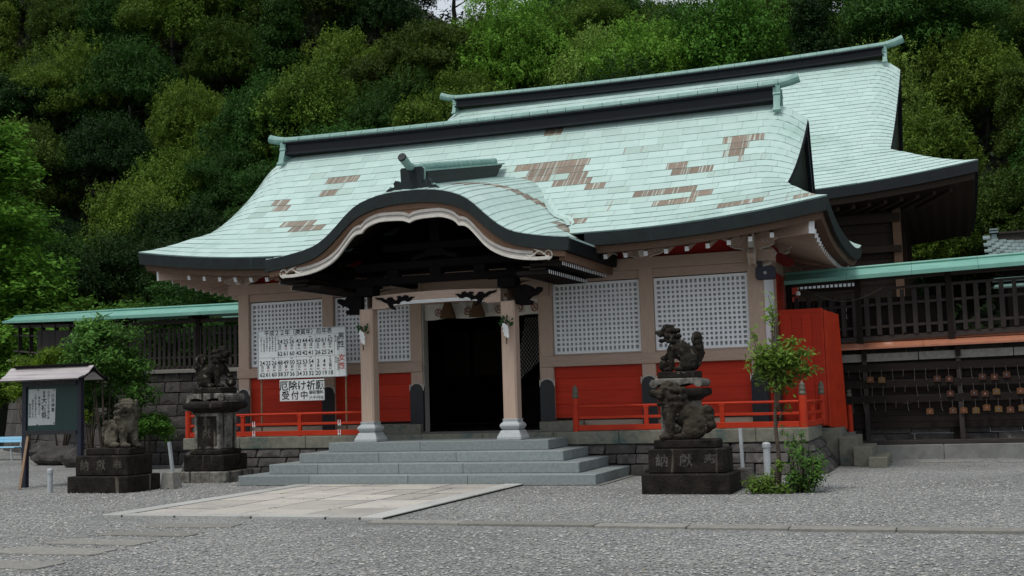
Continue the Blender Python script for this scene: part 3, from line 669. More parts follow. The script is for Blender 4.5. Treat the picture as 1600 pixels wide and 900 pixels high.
beam(-5.8, -1.30, -.165, -.04, 2.05, 2.26, name='sill_beam'); beam(1.30, 5.8, -.165, -.04, 2.05, 2.26, name='sill_beam')
beam(-6.02, 6.02, -.15, .15, 3.90, 4.13, name='head_beam'); beam(-5.505, -1.572, -.1, .1, 3.73, 3.898, name='head_beam'); beam(1.572, 5.505, -.1, .1, 3.73, 3.898, name='head_beam'); beam(-1.30, 1.30, -.1, .1, 3.45, 3.898, name='lintel')
beam(5.55, 5.73, .14, 6.1, 3.90, 4.13, name='head_beam'); beam(-5.73, -5.55, .14, 6.1, 3.90, 4.13, name='head_beam')
beam(5.58, 5.78, -.04, 2.27, 2.05, 2.26, name='sill_beam')
def lattice(x0, x1, z0, z1, nx, nz, y=-.03, name='lattice_window', axis='x', xc=0, parent=None, mw='white_paint', mp='paper_pane', fr=.055, bw=.042, dp=.045):
    root = MB(); f = (lambda a, b, c0, c1, d0, d1, mb, mi=0: mb.box(a, b, y+d0, y+d1, c0, c1, mi)) if axis == 'x' else (lambda a, b, c0, c1, d0, d1, mb, mi=0: mb.box(xc-d1, xc-d0, a, b, c0, c1, mi))
    f(x0, x1, z0, z0+fr, -.02, .04, root); f(x0, x1, z1-fr, z1, -.02, .04, root); f(x0, x0+fr, z0+fr, z1-fr, -.02, .04, root); f(x1-fr, x1, z0+fr, z1-fr, -.02, .04, root)
    w = root.build(name, mw, parent or hall)
    px = (x1-x0-2*fr)/nx; pz = (z1-z0-2*fr)/nz
    for i in range(1, nx): m2 = MB(); a = x0+fr+i*px; f(a-bw/2, a+bw/2, z0+fr, z1-fr, -.008, .03, m2); m2.build('lattice_bar', mw, w)
    for j in range(1, nz): m2 = MB(); c = z0+fr+j*pz; f(x0+fr, x1-fr, c-bw/2, c+bw/2, -.006, .032, m2); m2.build('lattice_bar', mw, w)
    m2 = MB(); f(x0+.02, x1-.02, z0+.02, z1-.02, dp, dp+.01, m2); m2.build('pane', mp, w); return w
for k, (a, b) in enumerate(bays):
    lattice(a+.01, b-.01, 2.30, 3.71, 19, 14, bw=.043); beam(a, b, -.06, .1, 2.26, 2.299, name='window_sill')
    # red wall boards, each its own plank
    zs = [1.03, 1.30, 1.56, 1.81, 2.05]
    for z0, z1 in zip(zs, zs[1:]): mb = MB(); mb.box(a, b, -.055+rnd(-.0015, .0015), .03, z0+.001, z1-.001, t=random.random()); mb.build('wall_board', 'red_plank', hall, bevel=.003)
    beam(a, b, -.075, .05, .985, 1.03, 'wood_dark', 'base_rail'); beam(a, b, -.05, .05, FZ, .985, name='base_board')
for z0, z1 in ((4.13, 4.62),):   # frieze
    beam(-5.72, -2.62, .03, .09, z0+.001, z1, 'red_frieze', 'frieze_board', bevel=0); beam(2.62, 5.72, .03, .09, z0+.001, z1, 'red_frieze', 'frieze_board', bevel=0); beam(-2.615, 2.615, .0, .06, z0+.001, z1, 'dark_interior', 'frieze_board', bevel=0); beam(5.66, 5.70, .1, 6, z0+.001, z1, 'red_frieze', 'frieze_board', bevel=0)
# side wall (right)
lattice(.15, .95, 2.30, 3.71, 1, 1, axis='x', y=0, xc=0) if False else None
mb = MB(); mb.box(5.70, 5.762, .14, 1.50, 2.27, 3.89); mb.build('side_shutter', 'white_paint', hall)
mb = MB(); mb.box(5.68, 5.72, 1.84, 6.0, 2.26, 3.89); mb.build('side_wall', 'red_plank', hall)
mb = MB(); mb.box(5.68, 5.72, .14, 6.0, FZ, 2.05); mb.build('side_wall', 'red_plank', hall)
beam(5.68, 5.768, 1.50, 1.56, 2.27, 3.9, 'wood_beige', 'side_jamb')
mb = MB(); mb.box(-5.66, -5.6, .14, 6.2, FZ, 3.9); mb.build('side_wall', 'red_plank', hall)
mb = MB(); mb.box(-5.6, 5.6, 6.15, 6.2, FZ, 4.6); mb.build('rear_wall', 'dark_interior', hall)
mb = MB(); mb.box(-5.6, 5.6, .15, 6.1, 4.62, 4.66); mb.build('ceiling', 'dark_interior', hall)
mb = MB(); mb.box(-5.6, 5.6, .12, 6.1, .70, .798); mb.build('floor', 'wood_dark', hall)
for x0, x1 in ((-5.6, -1.55), (1.55, 5.6)): mb = MB(); mb.box(x0, x1, .1, .14, FZ, 4.6); mb.build('inner_wall', 'dark_interior', hall)
# door jambs and threshold
for sg in (1, -1): mb = MB(); mb.box(*sorted((sg*1.302, sg*1.275)), -.10, .12, FZ, 3.45); mb.build('door_jamb', 'white_dull' if sg < 0 else 'wood_beige', hall)
beam(-1.30, 1.30, -.12, .12, .70, .80, 'granite_cap', 'threshold', bevel=0)
for sg in (1, -1): beam(*sorted((sg*1.30, sg*2.2)), -.30, -.14, .71, .97, 'granite_cap', 'footing_stone')
# red side door leaves, folded open at the right
lf = MB(); lf.box(5.90, 6.73, 1.18, 1.23, .74, 3.04); leaf = lf.build('side_door', 'red_paint', hall, bevel=.006)
for k in range(4): mb = MB(); mb.box(5.935+k*.192, 5.935+(k+1)*.192-.008, 1.168, 1.179, .86, 2.93, t=random.random()); mb.build('door_board', 'red_plank', leaf, bevel=.003)
for z in (.76, 2.96): mb = MB(); mb.box(5.92, 6.71, 1.165, 1.179, z, z+.07); mb.build('door_rail', 'red_plank', leaf)
mb = MB(); mb.box(6.555, 6.60, 1.13, 1.179, 1.02, 1.17); mb.build('door_handle', 'black_metal', leaf, bevel=.01)
lf = MB(); lf.hexa([(6.735, 1.2, .72), (6.775, 1.2, .72), (7.02, 2.1, .64), (6.98, 2.1, .64), (6.735, 1.2, 3.0), (6.775, 1.2, 3.0), (6.95, 2.1, 2.95), (6.91, 2.1, 2.95)]); leaf2 = lf.build('side_door', 'red_paint', hall, bevel=.006)
lf = MB(); lf.box(6.60, 6.90, 1.9, 1.95, .6, 2.6); lf.build('side_door', 'dark_interior', hall)
# rafters of the front eave
xr = [x*.385+.02 for x in range(-17, 18)]
for x in xr:
    if abs(x) < 2.85 or abs(x) > 6.5: continue
    ze = R1.z(x, 0)-.38-.02; a = Vector((x, -1.42, ze-.035)); xw = x if abs(x) < 5.6 else x*.96
    b = Vector((xw, -.03, 4.50)); mb = MB(); mb.beam(a, b, .07, .085); d = (a-b).normalized(); mb.beam(a+d*.012, a, .072, .088, 1)
    mb.build('rafter', ['wood_beige', 'white_paint'], hall)
for sg in (1, -1):   # hip rafter with a big white tip
    ze = R1.z(7.2, 0)-.38; a = Vector((sg*6.88, -1.50, ze-.12)); b = Vector((sg*5.7, -.1, 4.42)); mb = MB(); mb.beam(a, b, .11, .22); d = (a-b).normalized(); mb.beam(a+d*.014, a, .112, .222, 1); mb.build('hip_rafter', ['wood_beige', 'white_paint'], hall)
    for k in range(26):   # side eave rafters
        y = -1.25+k*.29; q = R1.side(sg, 0, (y-R1.cy)/R1.hd); a = Vector((q.x-sg*.30, y, q.z-.44)); b = Vector((sg*5.75, max(y, .1) if y < 2 else min(y, 5.9), 4.46)); mb = MB(); mb.beam(a, b, .07, .08); d = (a-b).normalized(); mb.beam(a+d*.012, a, .072, .082, 1)
        mb.build('rafter', ['wood_beige', 'white_paint'], hall)
# cloud brackets
def bracket(x, z, s=1, y=-.17, both=True):
    wing = [(0, -.13), (.12, -.13), (.2, -.10), (.28, -.09), (.36, -.05), (.34, .0), (.40, .03), (.5, .09), (.52, .13), (.44, .10), (.36, .09), (.26, .10), (.2, .08), (.12, .11), (0, .11)]
    mb = MB(); full = wing+[(-u, v) for u, v in wing[::-1][1:-1]]
    mb.prism([(u*s, v*s) for u, v in full], lambda u, v, d: (x+u, y+d, z+v), 0, .1); o = mb.build('bracket', 'wood_beige', hall)
    for sg in (1, -1):
        mb = MB(); mb.tube([(x+sg*u*s, y-.005, z+v*s) for u, v in wing[1:13]], .014, 5)
        mb.tube([(x+sg*s*(.30+.05*math.cos(a)), y-.006, z+s*(.02+.05*math.sin(a))) for a in np.linspace(.5, 5, 9)], .009, 5)
        mb.tube([(x+sg*s*(.14+.08*u), y-.006, z+s*(.05-.09*u)) for u in (0, .5, 1)], .009, 5); mb.build('bracket_trim', 'white_edge', o)
    mb = MB(); prof = [(-.05, .2), (.05, .2), (.06, .1), (.03, .06), (.06, .0), (.03, -.1), (-.03, -.1), (-.06, 0), (-.03, .06), (-.06, .1)]
    pz = [(0, .19), (.10, .19), (.13, .12), (.08, .05), (.14, .02), (.12, -.10), (.04, -.13), (0, -.1)]
    mb.prism([(u*s*1.1, v*s) for u, v in pz], lambda u, v, d: (x+d, y-u, z+v), -.045*s, .045*s); mb.build('bracket_nose', 'white_edge', o)
for x in (-5.64, -3.525, 3.525, 5.64): bracket(x, 4.27, 1.15, y=-.24)
def cloud_nose(c, ax, s=1, m='white_edge'):
    """openwork cloud-shaped beam end; ax = direction it sticks out"""
    ax = Vector(ax).normalized(); sdv = ax.cross(Vector((0, 0, 1))); c = Vector(c)
    prof = [(0, -.15), (.1, -.19), (.22, -.16), (.2, -.08), (.27, -.06), (.33, .03), (.27, .12), (.16, .15), (.06, .12), (0, .14)]
    mb = MB(); mb.prism([(u*s, v*s) for u, v in prof], lambda u, v, d: c+ax*u+Vector((0, 0, v))+sdv*d, -.05, .05); o = mb.build('beam_end', 'wood_beige', hall)
    mb = MB(); 
    for dd in (-.055, .055):
        mb.tube([c+ax*u*s+Vector((0, 0, v*s))+sdv*dd for u, v in prof[1:-1]], .014*s, 5)
        mb.tube([c+ax*s*(.15+.07*math.cos(a))+Vector((0, 0, s*(.02+.07*math.sin(a))))+sdv*dd for a in np.linspace(-1, 3.8, 10)], .012*s, 5)
    mb.build('beam_end_trim', m, o)
cloud_nose((5.72, -.02, 4.02), (1, 0, 0), 1.0); cloud_nose((-5.74, -.02, 4.0), (-1, 0, 0), 1.0); cloud_nose((5.64, -.14, 4.0), (0, -1, 0), .95); cloud_nose((6.0, .9, 4.28), (1, -.3, 0), .85, 'white_dull'); cloud_nose((5.8, 3.55, 4.0), (1, 0, 0), .9, 'white_dull')
# ---- porch pillars
for sg in (1, -1):
    x = sg*1.455; y = -2.22
    mb = MB(); w = .137; c = .03; oc = [(-w+c, -w), (w-c, -w), (w, -w+c), (w, w-c), (w-c, w), (-w+c, w), (-w, w-c), (-w, -w+c)]
    mb.prism(oc, lambda u, v, d: (x+u, y+v, d), 1.09, 3.24); pil = mb.build('porch_pillar', 'wood_beige', hall)
    mb = MB(); sq = lambda r, z: (r*1.414, z)
    mb.lathe([sq(.235, .712), sq(.235, .76), sq(.175, .885)], (x, y, 0), 4, ph=math.pi/4); mb.lathe([sq(.14, .886), sq(.175, .92), sq(.195, .965), sq(.185, .995), sq(.14, 1.04), sq(.15, 1.09)], (x, y, 0), 4, ph=math.pi/4)
    mb.build('pillar_base', 'granite_pale', pil, bevel=.006)
    # carved dark elephant-head beam end and block on the pillar
    prof = [(0, -.16), (.12, -.2), (.34, -.2), (.38, -.14), (.28, -.10), (.34, -.05), (.46, -.02), (.56, .05), (.57, .11), (.50, .12), (.42, .06), (.36, .13), (.24, .18), (.1, .17), (0, .19)]
    mb = MB(); mb.prism([(u*.92, v) for u, v in prof], lambda u, v, d: (x+sg*(.12+u), y+d, 3.36+v), -.07, .07); mb.prism([(u*.8, v) for u, v in prof], lambda u, v, d: (x+d, y-.12-u, 3.36+v), -.07, .07) if False else None
    mb.build('carved_beam_end', 'carving_dark', pil)
    beam(x-.17, x+.17, y-.17, y+.17, 3.50, 3.68, 'carving_dark', 'bearing_block', pil); beam(x-.42, x+.42, y-.09, y+.09, 3.68, 3.80, 'carving_dark', 'bracket_arm', pil)
    # curved tie beam back to the wall
    mb = MB(); A = []
    for i in range(12):
        u = i/11; yy = lerp(y+.1, -.16, u); zc = 3.40+.22*math.sin(u*math.pi*.5)+.04*math.sin(u*math.pi); A.append([(x-.08, yy, zc-.13), (x+.08, yy, zc-.13), (x+.08, yy, zc+.13), (x-.08, yy, zc+.13), (x-.08, yy, zc-.13)])
    mb.grid(A); mb.build('tie_beam', 'wood_beige', hall)
# rainbow beam between the pillars
def hb(x, k): return 3.235+.07*max(0, 1-(abs(x)/1.05)**6) if k == 0 else 3.475+.05*(1-(x/1.4)**2)
mb = MB(); A = [[(x, -2.31, hb(x, 1)), (x, -2.33, hb(x, 0)), (x, -2.13, hb(x, 0)), (x, -2.13, hb(x, 1)), (x, -2.31, hb(x, 1))] for x in np.linspace(-1.32, 1.32, 41)]
mb.grid(A); pb = mb.build('porch_beam', 'wood_beige_h', hall)
for k, z in enumerate((.0, .022, .044)):
    mb = MB(); mb.tube([(x, -2.335+.004*k, hb(x, 0)+.006+z*(1-(abs(x)/1.0)**8)) for x in np.linspace(-.98, .98, 25)], .009, 5); mb.build('beam_moulding', 'white_paint', pb)
flame = [(0, .10), (.05, .05), (.14, .03), (.22, -.02), (.30, -.05), (.33, -.12), (.42, -.17), (.50, -.19), (.44, -.12), (.43, -.07), (.50, -.06), (.56, -.08), (.60, -.03), (.68, .0), (.75, -.03), (.82, -.02), (.86, .03), (.92, .06), (.84, .07), (.78, .05), (.77, .09), (.70, .11), (.64, .07), (.58, .10), (.50, .08), (.54, .05), (.50, .0), (.44, .03), (.40, .08), (.32, .08), (.26, .03), (.18, .08), (.08, .085)]
for sg in (1, -1):
    mb = MB(); mb.prism([(u*.92, v*.95) for u, v in flame], lambda u, v, d: (-sg*(1.26-u), -2.335+d, 3.37+v), -.012, .012); mb.build('flame_carving', 'carving_dark', pb)
# dark carved timbers filling the porch gable
for (z0, z1, y, hw) in ((3.70, 3.84, -2.2, 2.3), (3.98, 4.12, -2.2, 1.7), (4.34, 4.46, -2.2, 1.1), (4.0, 4.14, -1.1, 2.2), (4.5, 4.6, -1.1, 1.2)):
    beam(-hw, hw, y-.09, y+.09, z0, z1, 'carving_dark', 'gable_beam')
for x in (-.9, 0, .9): beam(x-.12, x+.12, -2.3, -2.1, 3.84, 3.98, 'carving_dark', 'strut_block')
beam(-.1, .1, -2.28, -2.12, 4.46, 5.0, 'carving_dark', 'king_strut')
prof = [(-.5, 0), (-.42, .1), (-.25, .12), (-.15, .22), (.15, .22), (.25, .12), (.42, .1), (.5, 0), (.3, .03), (.15, .08), (-.15, .08), (-.3, .03)]
mb = MB(); mb.prism(prof, lambda u, v, d: (u, -2.25+d, 4.12+v), -.05, .05); mb.build('frog_leg_strut', 'carving_dark', hall)
for sg in (1, -1): beam(*sorted((sg*1.36, sg*1.54)), -2.1, -.1, 3.80, 3.92, 'carving_dark', 'purlin'); beam(*sorted((sg*2.2, sg*2.34)), -3.1, -.1, 3.84, 3.95, 'carving_dark', 'purlin')
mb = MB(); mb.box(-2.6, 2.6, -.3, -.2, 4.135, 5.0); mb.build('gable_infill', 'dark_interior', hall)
# things inside: curtain with crests, tassels, lattice door, hanging boards
cur = thing('curtain', 'long pale cloth curtain with round crests across the top of the doorway', 'curtain', (0, .2, 3.7))
mb = MB(); A = []
for i in range(61):
    x = lerp(-1.27, 1.27, i/60); y = -.05+.018*math.sin(x*9)+.01*math.sin(x*23); A.append([(x, y, 3.449), (x, y+.01*math.sin(x*5), 3.3), (x, y, 2.86+.27*1+.012*math.sin(x*7))])
mb.grid(A); mb.build('curtain_cloth', 'cloth', cur, smooth=True)
for x in (-.93, -.28, .42, .86, 1.2):
    mb = MB(); c = Vector((x, -.09, 3.27))
    mb.prism([(.085*math.cos(a), .085*math.sin(a)) for a in np.linspace(0, 2*math.pi, 20)[:-1]], lambda u, v, d: c+Vector((u, d, v)), 0, .006)
    for k in range(3):
        a0 = k*2.094; m2 = [( .03*math.cos(a0+a*.5)*(1+a*.4), .03*math.sin(a0+a*.5)*(1+a*.4)) for a in (0, 1, 2, 3)]
        mb.tube([c+Vector((u, -.004, v)) for u, v in m2], [.016, .014, .01, .004], 5, 1)
    mb.build('crest', ['crest_red', 'cloth'], cur)
for k, x in enumerate((-.62, .03)):
    mb = MB(); mb.lathe([(.17, 0), (.165, .03), (.06, .36), (.05, .42), (.02, .46)], (x, -.3, 3.13), 14)
    mb.build('straw_tassel', 'tassel', label=('left', 'right')[k]+' straw tassel hanging under the door lintel behind the porch beam', category='tassel', smooth=True)
mb = MB(); z = 3.68; mb.tube([(x, -.3, 3.56+.03*math.cos(x*4)) for x in np.linspace(-1.3, 1.3, 21)], .035, 8); mb.build('straw_rope', 'tassel', label='thick twisted straw rope across the doorway above the tassels', category='rope')
for k, x in enumerate((-.30, .30, .62)):
    mb = MB(); pts = [(-.03, 0), (.04, 0), (.04, -.10), (.075, -.10), (.075, -.2), (.03, -.2), (.03, -.3), (-.02, -.3), (-.02, -.17), (-.06, -.17), (-.06, -.07), (-.03, -.07)]
    mb.prism([(u*1.1, v) for u, v in pts], lambda u, v, d: (x+u, -.28+d, 3.52+v), 0, .003); mb.build('paper_streamer', 'white_dull', label='white zigzag paper streamer '+('between the two tassels', 'right beside the right tassel', 'nearest the right pillar')[k]+' in the doorway', category='paper streamer')
ld = thing('lattice_screen', 'dark screen with pale diamond lattice standing inside the hall doorway', 'screen', (0, 2.2, .8))
mb = MB(); x0, x1, z0, z1 = -.15, .85, 1.7, 3.25; mb.box(x0-.05, x0, 2.2, 2.26, .8, z1); mb.box(x1, x1+.05, 2.2, 2.26, .8, z1); mb.box(x0, x1, 2.2, 2.26, z1, z1+.06); mb.box(x0, x1, 2.2, 2.26, .8, 1.7); mb.build('screen_frame', 'dark_interior', ld)
for s_ in (1, -1):
    for k in range(-14, 30):
        a = Vector((x0, 2.22, z0+k*.1)); b = Vector((x1, 2.22, z0+k*.1+s_*(x1-x0)*1.35))
        pa, pb_ = [], []
        t0, t1 = 0, 1; dz = b.z-a.z
        lo, hi = sorted(((z0-a.z)/dz, (z1-a.z)/dz)); t0, t1 = max(0, lo), min(1, hi)
        if t1-t0 > .03: mb = MB(); mb.beam(a.lerp(b, t0), a.lerp(b, t1), .012, .022, up=(0, 1, 0)); mb.build('lattice_bar', 'dark_interior', ld)
mb = MB(); mb.add([(x0+.02, 2.24, 1.75), (x1-.02, 2.24, 2.55), (x1-.02, 2.24, z1-.02), (x0+.3, 2.24, z1-.02)], [(0, 1, 2, 3)]); mb.build('pane', 'white_dull', ld)
for k, (a, b) in enumerate(((-2.6, -1.9), (-1.8, -1.1))):
    mb = MB(); mb.box(a, b, 3.9, 3.94, 2.0, 3.1, 0)
    mb.build('notice_board', ['wood_rear', 'ink'], label=('left', 'right')[k]+' dim notice board hanging inside the dark hall', category='notice board')
# loudspeaker
ls = thing('loudspeaker', 'dark blue-black loudspeaker under the eave at the right corner post', 'loudspeaker', (5.86, -.2, 3.66))
mb = MB(); mb.prism([(-.18, -.09), (-.15, -.125), (.15, -.125), (.18, -.09), (.18, .09), (.15, .125), (-.15, .125), (-.18, .09)], lambda u, v, d: (5.87+u, -.26+d, 3.66+v), -.06, .1); mb.build('speaker_box', 'navy_metal', ls, bevel=.01)
mb = MB(); mb.prism([(.03*math.cos(a), .03*math.sin(a)) for a in np.linspace(0, 6.283, 12)[:-1]], lambda u, v, d: (5.87+u, -.325+d, 3.66+v), 0, .006); mb.build('speaker_badge', 'white_dull', ls)
mb = MB(); mb.box(5.72, 5.80, -.2, -.12, 3.55, 3.9); mb.build('speaker_bracket', 'black_metal', ls)
#@@PLATFORM
# ---------------------------------------------------------------- stone platform under the hall
plat = MB(); plat.box(-6.2, 6.5, -1.2, 7.6, .02, .70); plat = plat.build('stone_platform', 'stone_wall', hall)
def cap_run(a, b, axis, c0, c1, z0=.56, z1=.80, names='cap_stone'):
    x = a
    while x < b-.02:
        l = min(rnd(1.1, 1.7), b-x); l = b-x if b-x-l < .4 else l; mb = MB(); t = random.random()
        if axis == 'x': mb.box(x+.003, x+l-.003, c0, c1, z0, z1+rnd(-.002, .002), t=t)
        else: mb.box(c0, c1, x+.003, x+l-.003, z0, z1+rnd(-.002, .002), t=t)
        mb.build(names, 'granite_cap', plat, bevel=.012); x += l
cap_run(-6.36, 6.64, 'x', -1.37, -.85); cap_run(-.85, .85, 'y', 6.1, 6.64); cap_run(2.5, 7.6, 'y', 6.1, 6.64); cap_run(-.85, 7.6, 'y', -6.36, -5.9)
for x0, x1, y0, y1 in ((-6, 6.2, -.85, .2), (5.7, 6.15, .2, 7.5), (-5.9, -5.6, .2, 7.5)): mb = MB(); mb.box(x0, x1, y0, y1, .6, .792); mb.build('platform_floor', 'concrete', plat)
def stone(pts8, parent, m='stone_wall', name='base_stone', rough=.012):
    mb = MB(); pts8 = [Vector(p) for p in pts8]; c = sum(pts8, Vector())/8
    mb.hexa([p+Vector((rnd(-rough, rough), rnd(-rough, rough), rnd(-rough, rough)*.6)) for p in pts8], 0, random.random())
    # a bulging front centre: subdivide the outer face
    f = (0, 1, 5, 4); mb.f.remove(f) if f in mb.f else None; mb.m.pop(); mb.t.pop()
    q = [Vector(mb.v[i]) for i in f]; n = (q[1]-q[0]).cross(q[3]-q[0]).normalized(); ctr = sum(q, Vector())/4+n*rnd(.012, .04)+Vector((rnd(-.05, .05), 0, rnd(-.02, .02)))
    k = len(mb.v); mb.v.append(tuple(ctr)); tt = mb.t[0]
    for i in range(4): mb.f.append((f[i], f[(i+1) % 4], k)); mb.m.append(0); mb.t.append(tt)
    return mb.build(name, m, parent, bevel=.012)
def stone_face(a, b, zs, depth, batter, parent, lmin=.35, lmax=.7, m='stone_wall', name='base_stone', rough=.012):
    """courses of stones between ground points a->b; wall face normal to the right of a->b"""
    a = Vector(a); b = Vector(b); d = (b-a).normalized(); n = Vector((d.y, -d.x)); L = (b-a).length
    for r, (z0, z1) in enumerate(zip(zs, zs[1:])):
        s = -rnd(0, lmin*.6) if r % 2 else 0
        while s < L-.03:
            l = rnd(lmin, lmax); s0, s1 = max(0, s), min(L, s+l); s += l
            if s1-s0 < .06: continue
            if L-s1 < lmin*.5: s1 = L; s = L
            H = zs[-1]; o0 = batter*(H-z0)/H; o1 = batter*(H-z1)/H; g = .009
            P = []
            for z, o in ((z0+g, o0), (z1-g, o1)):
                A = a+d*(s0+g); B = a+d*(s1-g)
                P += [(*(A+n*o), z), (*(B+n*o), z), (*(B+n*(o-depth)), z), (*(A+n*(o-depth)), z)]
            stone(P, parent, m, name, rough)
stone_face((-6.3, -1.33), (6.62, -1.33), [0, .20, .38, .56], .3, .30, plat)
stone_face((6.60, -1.35), (6.60, .9), [0, .20, .38, .56], .3, .34, plat)
stone_face((6.60, 2.5), (6.60, 7.5), [0, .28, .56], .3, .2, plat)
# side stair at the right
st = thing('side_stair', 'short grey-green stone stair going down from the right side of the hall', 'stair', (7.2, 1.5, 0))
for k, (x1, z, y0, y1) in enumerate(((6.98, .70, .86, 2.3), (7.28, .53, .75, 2.2), (7.56, .355, .45, 2.0), (7.84, .18, .15, 1.85))):
    for a, b in ((y0, (y0+y1)/2-.003), ((y0+y1)/2+.003, y1)): mb = MB(); mb.box(6.55 if k == 0 else x1-.33, x1, a, b, 0, z, t=random.random()); mb.build('step_block', 'granite_cap', st, bevel=.008)
# front stair: four rows of blue-grey blocks, each row three sides round
fs_ = thing('front_steps', 'wide blue-grey stone steps of four rows in front of the hall door', 'steps', (0, -2.8, 0))
RZ, RR, SX, SY, SB = .177, .407, 3.442, -3.721, -1.40
for i in range(4):
    sx, sy, z0, z1 = SX-RR*i, SY+RR*i, RZ*i, RZ*(i+1)
    if i: z0 += .0
    cuts = {0: [-1.95, .02, 1.15], 1: [-2.0, -.35, .9], 2: [-.95, .6], 3: [-.3]}[i]; xs = [-sx]+cuts+[sx-.0]
    d = RR+.06 if i < 3 else 1.15
    for a, b in zip(xs, xs[1:]):
        mb = MB(); t = random.random(); mb.box(a+.002, b-.002, sy, sy+d, z0+.002 if i else -.05, z1, t=t); mb.build('step_block', 'granite_step', fs_, bevel=.008)
    for sg in (1, -1):
        y = sy+d
        for a, b in ((y, (y+SB)/2), ((y+SB)/2, SB)):
            if b-a < .1: continue
            mb = MB(); x0, x1 = sorted((sg*sx, sg*(sx-d if i < 3 else .02))); mb.box(x0, x1, a+.002, b-.002, z0+.002 if i else -.05, z1-.001, t=random.random()); mb.build('step_block', 'granite_step', fs_, bevel=.008)
mb = MB(); mb.box(-2.1, 2.1, -2.4, SB, .5, .690); mb.build('landing_core', 'concrete', fs_)
mb = MB(); mb.add([(-SX-.12, SY-.05, .012), (SX+.12, SY-.05, .012), (SX+.12, SB-.1, .012), (-SX-.12, SB-.1, .012)], [(0, 1, 2, 3)]); mb.build('step_bed', 'concrete', fs_)
# ---------------------------------------------------------------- red railings
def finial(x, y, z, parent):
    mb = MB(); mb.lathe([(.062, 0), (.064, .05), (.054, .06), (.054, .09), (.06, .10), (.058, .13), (.045, .15), (.052, .175), (.045, .205), (.02, .225), (.012, .25), (0.002, .26)], (x, y, z), 12); mb.build('finial', 'bronze', parent, smooth=True)
def rail_post(x, y, z0, z1, parent, r=.062, fin=True, name='post'):
    mb = MB(); mb.lathe([(r, z0), (r, z1)], (x, y, 0), 12); mb.build(name, 'red_paint', parent)
    if fin: finial(x, y, z1, parent)
def rail_run(a, b, parent, mids, z=FZ):
    a = Vector((*a, 0)); b = Vector((*b, 0)); 
    for nm, zz, w, h in (('bottom_rail', z+.065, .075, .10), ('middle_rail', z+.255, .045, .05)):
        mb = MB(); mb.beam(a+Vector((0, 0, zz)), b+Vector((0, 0, zz)), w, h); mb.build(nm, 'red_paint', parent, bevel=.004)
    mb = MB(); mb.tube([a+Vector((0, 0, z+.46)), b+Vector((0, 0, z+.46))], .026, 10); mb.build('top_rail', 'red_paint', parent)
    for u in mids:
        p = a.lerp(b, u); mb = MB(); d = (b-a).normalized(); mb.beam(p-d*.04+Vector((0, 0, z+.21)), p+d*.04+Vector((0, 0, z+.21)), .06, .42); mb.beam(p-d*.055+Vector((0, 0, z+.43)), p+d*.055+Vector((0, 0, z+.43)), .07, .03); mb.build('stile', 'red_paint', parent, bevel=.004)
ra = thing('red_railing', 'red wooden railing on the platform right of the front steps, turning round the corner', 'railing', (4.5, -1.25, .8))
rail_post(2.36, -1.25, FZ, 1.42, ra); rail_post(6.55, -1.25, FZ, 1.37, ra, .07); rail_post(6.68, .62, FZ-.02, 1.36, ra, .06)
rail_run((2.42, -1.25), (6.48, -1.25), ra, (.32, .665)); rail_run((6.56, -1.2), (6.68, .58), ra, (.5,), FZ-.01)
rb = thing('red_railing', 'red wooden railing on the platform left of the front steps, behind the number board', 'railing', (-4.3, -1.25, .8))
rail_post(-6.30, -1.25, FZ, 1.37, rb, .065); rail_post(-2.02, -1.25, FZ, 1.37, rb, .06, False)
rail_run((-6.24, -1.25), (-2.05, -1.25), rb, (.055, .31, .635)); rail_run((-6.3, -1.2), (-6.3, 4), rb, (.3, .6))
rp = thing('red_railing_post', 'lone red post with bronze finial beyond the red side door', 'post', (7.0, 2.65, .6)); rail_post(7.02, 2.65, .55, 1.27, rp, .06)
mb = MB(); mb.box(6.9, 7.12, 2.5, 2.8, .0, .56); mb.build('post_footing', 'concrete', rp)
#@@REAR
# ---------------------------------------------------------------- rear hall
rear = thing('rear_hall', 'taller rear hall with plain pale green copper roof rising behind the front hall', 'shrine hall', (0, 17, 0))
rr_ = MB(); rr_.box(-7.2, 7.2, 16.9, 17.1, 11, 11.2); rr_ = rr_.build('roof', 'wood_dark', rear)
underlay(R2, rr_)
tiles(R2, rr_, 33, .46, lambda x, t: R2.z(x, t) < 7.6 and x < 4.5, [], 0, lambda x, t: 0, h=.018, gap=.002)
eaves(R2, rr_, 'dark_copper2', 'wood_rear', 2.2, 6.55, dh=.30, bh=.18, soff='wood_rear')
for sg in (1, -1): gable(R2, sg, rr_)
ridge(R2, rr_, 7.55, 11.97, .29, .115, .62, sag=.12)
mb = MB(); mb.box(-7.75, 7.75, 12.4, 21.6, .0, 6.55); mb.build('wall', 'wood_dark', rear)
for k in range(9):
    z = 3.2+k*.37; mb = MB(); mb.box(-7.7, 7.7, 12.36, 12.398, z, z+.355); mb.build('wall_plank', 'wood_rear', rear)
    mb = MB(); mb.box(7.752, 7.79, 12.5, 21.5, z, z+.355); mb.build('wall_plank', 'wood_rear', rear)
for x in (-7.8, -4, 0, 4, 7.80): mb = MB(); mb.box(x-.11, x+.11, 12.2, 12.42, .5, 6.6); mb.build('post', 'wood_brown', rear)
for y in (15.4, 18.5, 21.6): mb = MB(); mb.box(7.7, 7.92, y-.11, y+.11, .5, 6.6); mb.build('post', 'wood_rear', rear)
mb = MB(); mb.box(-7.9, 7.9, 12.1, 12.3, 6.05, 6.3); mb.build('head_beam', 'wood_rear', rear)
mb = MB(); mb.box(-7.9, 7.9, 12.05, 12.25, 5.2, 5.38); mb.build('tie_beam', 'wood_rear', rear)
